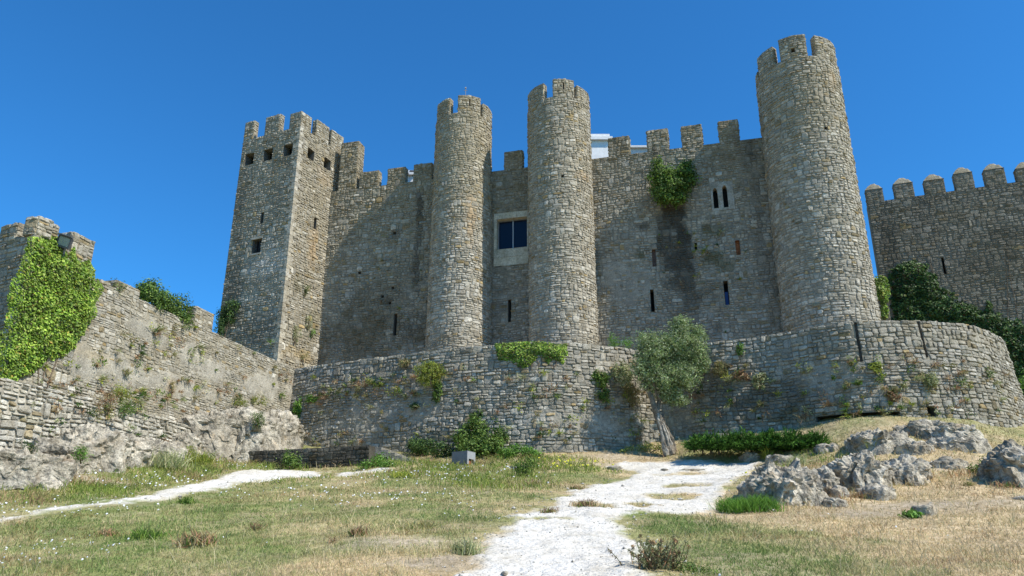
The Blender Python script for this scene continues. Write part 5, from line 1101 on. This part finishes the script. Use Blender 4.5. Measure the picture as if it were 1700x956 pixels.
grass('tall_grass', 'rank green and russet meadow below the outcrop and the low wall', 150000, 403, 17, 36, .12, .34, .0008, dens=near_px([(150, 810, 150, 22, 1), (340, 785, 130, 14, 1), (60, 830, 90, 10, .8), (450, 775, 100, 8, .7), (700, 775, 120, 8, .6), (880, 770, 110, 14, 1), (960, 775, 70, 12, 1), (820, 800, 90, 14, .6), (560, 782, 60, 3, .4), (1300, 765, 60, 10, .8), (1380, 760, 40, 20, .5), (1150, 750, 100, 3, .2)]),
      cfun=lambda X, Y, r: lerp(lerp(np.array([.12, .20, .04]), np.array([.30, .34, .07]), r.random((len(X), 1))), np.array([.38, .26, .14]), np.clip((fbm(np.stack([X, Y], -1) * .6, 431)[:, None] - .5) * 6, 0, 1) * (r.random((len(X), 1)) < .75)) * r.uniform(.8, 1.2, (len(X), 1)), bend=.8)
grass('dry_grass', 'dry straw and russet grass tufts packed round the right-hand rocks', 60000, 404, 17, 33, .10, .30, .0008, dens=near_px([(1290, 838, 70, 8, 1), (1350, 830, 50, 12, 1), (1420, 818, 60, 12, 1), (1360, 775, 40, 16, .9), (1500, 738, 110, 12, .8), (1540, 720, 110, 10, .8), (1600, 748, 90, 8, .8), (1640, 795, 70, 12, .9), (1440, 752, 90, 8, .9), (1380, 735, 50, 10, .8), (1510, 800, 60, 8, .6), (1060, 757, 70, 4, .6), (1180, 762, 90, 4, .6), (912, 850, 14, 5, .6)]),
      cfun=lambda X, Y, r: lerp(lerp(np.array([.58, .44, .24]), np.array([.34, .34, .12]), r.random((len(X), 1)) ** 2), np.array([.42, .24, .12]), np.clip((fbm(np.stack([X, Y], -1) * .9, 432)[:, None] - .5) * 6, 0, 1) * (r.random((len(X), 1)) < .6)) * r.uniform(.8, 1.2, (len(X), 1)), bend=.8)
# flowers
def flowers(name, label, n, seed, L, C, size, hmin, hmax, base=.03):
    rng = np.random.default_rng(seed); X, Y = polar(n, 9, 35, rng); k = field_ok(X, Y) & (path_mask(X, Y) < .12); X, Y = X[k], Y[k]; f = near_px(L)(X, Y) * np.clip((fbm(np.stack([X, Y], -1) * 1.5, seed) - .4) * 5, .15, 1) + base; k = rng.random(len(X)) < f; X, Y = X[k], Y[k]; n = len(X)
    P = np.stack([X, Y, terr(X, Y) + rng.uniform(hmin, hmax, n)], -1); a = Acc(); up = np.tile([-.1, -.6, .8], (n, 1)); dist = np.hypot(X, Y)[:, None]; nn = up + rng.normal(0, .35, (n, 3)); nn /= np.linalg.norm(nn, axis=1)[:, None]
    t = np.cross(nn, [0.3, 1, 0]); t /= np.linalg.norm(t, axis=1)[:, None]; b = np.cross(nn, t); S = size * rng.uniform(.7, 1.3, (n, 1)) * np.clip(dist / 16, .8, 1.7)
    V = np.stack([P + S * (math.cos(q) * t + math.sin(q) * b) for q in np.linspace(0, 2 * math.pi, 6, endpoint=False)] + [P + nn * S * .3], 1); i = (np.arange(n) * 7)[:, None]
    a.add(V.reshape(-1, 3), [np.concatenate([i + np.array([[j, (j + 1) % 6, 6]]) for j in range(6)])], np.array(C)); tag(a.obj(name, 'grass'), label, 'flowers', kind='stuff')
flowers('daisies', 'tiny white daisies scattered over the green lawn at left', 30000, 501, [(300, 805, 250, 16, .6), (480, 800, 160, 10, .45), (680, 792, 110, 14, .7), (750, 782, 40, 6, .9), (100, 850, 160, 8, .5), (50, 925, 110, 20, .3), (600, 830, 200, 12, .2), (860, 785, 60, 10, .4), (330, 765, 70, 6, .5), (640, 764, 20, 4, 1), (1270, 850, 30, 4, .5), (780, 850, 60, 10, .08)], (.85, .86, .88), .016, .05, .14, .001)
flowers('yellow_flowers', 'yellow meadow flowers left of the chalk path top', 14000, 502, [(945, 778, 60, 12, .9), (900, 768, 60, 8, .6), (1200, 800, 40, 6, .2), (1280, 752, 40, 4, .5), (1455, 748, 25, 8, .4)], (.62, .60, .06), .024, .15, .34, 0)
# loose chips of limestone on and beside the paths
rng = np.random.default_rng(560); X, Y = polar(9000, 8.8, 31, rng); m = path_mask(X, Y); k = (m > -.45) & (rng.random(len(X)) < np.where(m > .35, .25, 1)); X, Y, m = X[k], Y[k], m[k]; n = len(X)
S = rng.uniform(.007, .022, (n, 1)) * np.where(rng.random((n, 1)) < .04, 2.4, 1) * np.clip(np.hypot(X, Y) / 14, .8, 1.6)[:, None]; Pz = np.where(m > 0, path_z(X, Y), terr(X, Y)); c_ = np.stack([X, Y, Pz + S[:, 0] * .25], -1)
O = np.array([(1, 0, 0), (0, 1, 0), (-1, 0, 0), (0, -1, 0), (0, 0, .65), (0, 0, -.6)]); V = c_[:, None] + O[None] * S[:, None] * rng.uniform(.6, 1.3, (n, 6, 1)); i = (np.arange(n) * 6)[:, None]
a = Acc(); a.add(V.reshape(-1, 3), [np.concatenate([i + np.array([f]) for f in ((0, 1, 4), (1, 2, 4), (2, 3, 4), (3, 0, 4), (1, 0, 5), (2, 1, 5), (3, 2, 5), (0, 3, 5))])], np.repeat(np.array([.58, .55, .48]) * rng.uniform(.7, 1.15, (n, 1)), 6, 0))
tag(a.obj('pebbles', 'rock'), 'loose pale stone chips along the chalk paths', 'pebbles', kind='stuff')
# countable clumps in the meadow
for i, (lb, x, y, h_, r_, n, pal) in enumerate([
    ('russet clump of sorrel in the lawn, nearest to the bottom left', 328, 905, .34, .30, 520, 'rust'), ('small reddish clump in the right part of the lawn', 592, 893, .26, .14, 160, 'rust'), ('thin reddish sprig left of the middle of the lawn', 425, 880, .24, .13, 130, 'rust'),
    ('low wide green clump in the lawn between reddish weeds', 245, 893, .16, .35, 320, 'shrub'), ('reddish sprig high in the left lawn', 175, 888, .22, .22, 200, 'rust'), ('small reddish weed just left of the two red clumps of the right lawn', 553, 900, .16, .10, 90, 'rust'),
    ('rusty dry clump at the left edge of the near chalk path', 912, 851, .20, .20, 260, 'rust'), ('rusty dry clump growing in the chalk path', 972, 845, .24, .28, 380, 'rust'), ('dry reddish clump above the left edge of the chalk path', 957, 812, .22, .26, 280, 'rust'),
    ('grey-green thistle clump left of the near chalk path', 775, 918, .30, .22, 260, 'pale'), ('rusty tuft at the foot of the middle rocks on the right', 1430, 826, .22, .24, 260, 'rust'), ('second russet clump under the narrow grey rock', 1345, 836, .20, .22, 220, 'rust'),
    ('dry brown tuft on the right slope below the boulder', 1668, 812, .22, .3, 260, 'rust'), ('small dry tuft on the right slope left of the boulder', 1610, 808, .14, .2, 140, 'straw'), ('small green clump right of the lawn, near the path', 700, 878, .18, .3, 160, 'straw'),
    ('tall yellow-green stems before the junipers', 1274, 762, .55, .16, 150, 'lime'), ('tall yellow stems between the rugged rock and the middle rocks', 1449, 752, .6, .16, 150, 'lime'), ('single tall weed on the slope right of the middle rocks', 1503, 775, .5, .1, 70, 'lime'),
    ('tall dry weeds behind the biggest path rock', 1325, 775, .5, .35, 300, 'pale'), ('long green grass before the pale outcrop', 275, 778, .7, .6, 500, 'pale'), ('second stand of long grass before the outcrop', 330, 772, .55, .6, 420, 'lime'),
    ('bright yellow-green clump at the end of the small path', 668, 795, .22, .4, 420, 'lime'), ('dark grass clump beside the white footpath at left', 310, 838, .2, .2, 160, 'shrub')]):
    c = gxy(x, y); t = thing('weed_clump', lb, 'plant', tuple(c)); a = Acc(); n = int(n * (.55 if pal == 'rust' else 1)); tuft(a, c, r_, h_ * (.8 if pal == 'rust' else 1), n, pal, 520 + i, .012 + .0003 * c[1], .75)
    if pal == 'rust': tuft(a, c, r_ * .9, h_ * .55, n // 2, 'shrub', 620 + i, .012 + .0003 * c[1], .8)
    a.obj('blades', 'grass', t)
# thistle bush in the foreground
c = gxy(1092, 954); c = gxy(1095, 950); t = thing('thistle_bush', 'spiky grey-green thistle bush at the bottom edge, right of the chalk path', 'bush', tuple(c)); a = Acc(); s = Acc(); rng = np.random.default_rng(540)
for i in range(64):
    d = rng.normal(0, .55, 3); d[2] = 1; d /= np.linalg.norm(d); p0 = c + np.array([rng.normal(0, .14), rng.normal(0, .12), 0]); L_ = rng.uniform(.2, .46); p1 = p0 + d * L_; col_ = np.array(LG['rust'][i % 3]) * .8 if i % 3 == 0 else np.array([.16, .17, .08])
    tube(s, [p0, lerp(p0, p1, .5) + rng.normal(0, .012, 3), p1], [.006, .005, .003], col_, 4)
    q = lerp(p0, p1, rng.random((34, 1))) + rng.normal(0, .012, (34, 3)); leaves(a, q, np.tile(d, (34, 1)), .05, .28, pick('rust' if i % 4 == 0 else 'pale', 34, rng) * .6, rng, .2)
    if i % 3 == 0: leaves(a, p1 + rng.normal(0, .012, (14, 3)), np.tile(d, (14, 1)), .035, .6, pick('rust', 14, rng), rng, .3)
a.obj('foliage', 'leaf_matte', t); s.obj('stem', 'bark', t)
shrub('weed_clump', 'small plant with bright broad leaves in front of the isolated dark rock', 'plant', [(1512, 855, gxy(1512, 858)[1], 16, 6, .2)], 300, .09, 'bright', 551, aspect=.7, stems=2, clump=.05)
shrub('weed_clump', 'green weeds against the left side of the boulder at the right edge', 'plant', [(1625, 780, gxy(1622, 786)[1], 20, 9, .4), (1642, 774, gxy(1622, 786)[1], 12, 14, .3)], 1100, .07, 'shrub', 552, stems=2, clump=.07)
shrub('weed_clump', 'green weeds at the lower right corner of the boulder at the right edge', 'plant', [(1694, 800, gxy(1690, 808)[1], 14, 8, .2)], 360, .07, 'shrub', 553, stems=2, clump=.07)
shrub('weed_clump', 'low green growth right of the thistle bush at the bottom edge', 'plant', [(1140, 945, gxy(1140, 950)[1], 26, 10, .3), (1170, 950, gxy(1170, 952)[1], 20, 6, .3)], 1500, .035, 'shrub', 554, aspect=.4, stems=2, clump=.05)
dg_ = 0
for o in bpy.data.objects:
    if o.type == "MESH": dg_ += sum(p.loop_total - 2 for p in o.data.polygons) if len(o.data.polygons) < 50 else len(o.data.loops) - 2 * len(o.data.polygons)
print("done", round(time.time() - T0, 1), "objects", len(bpy.data.objects), "tris", dg_)
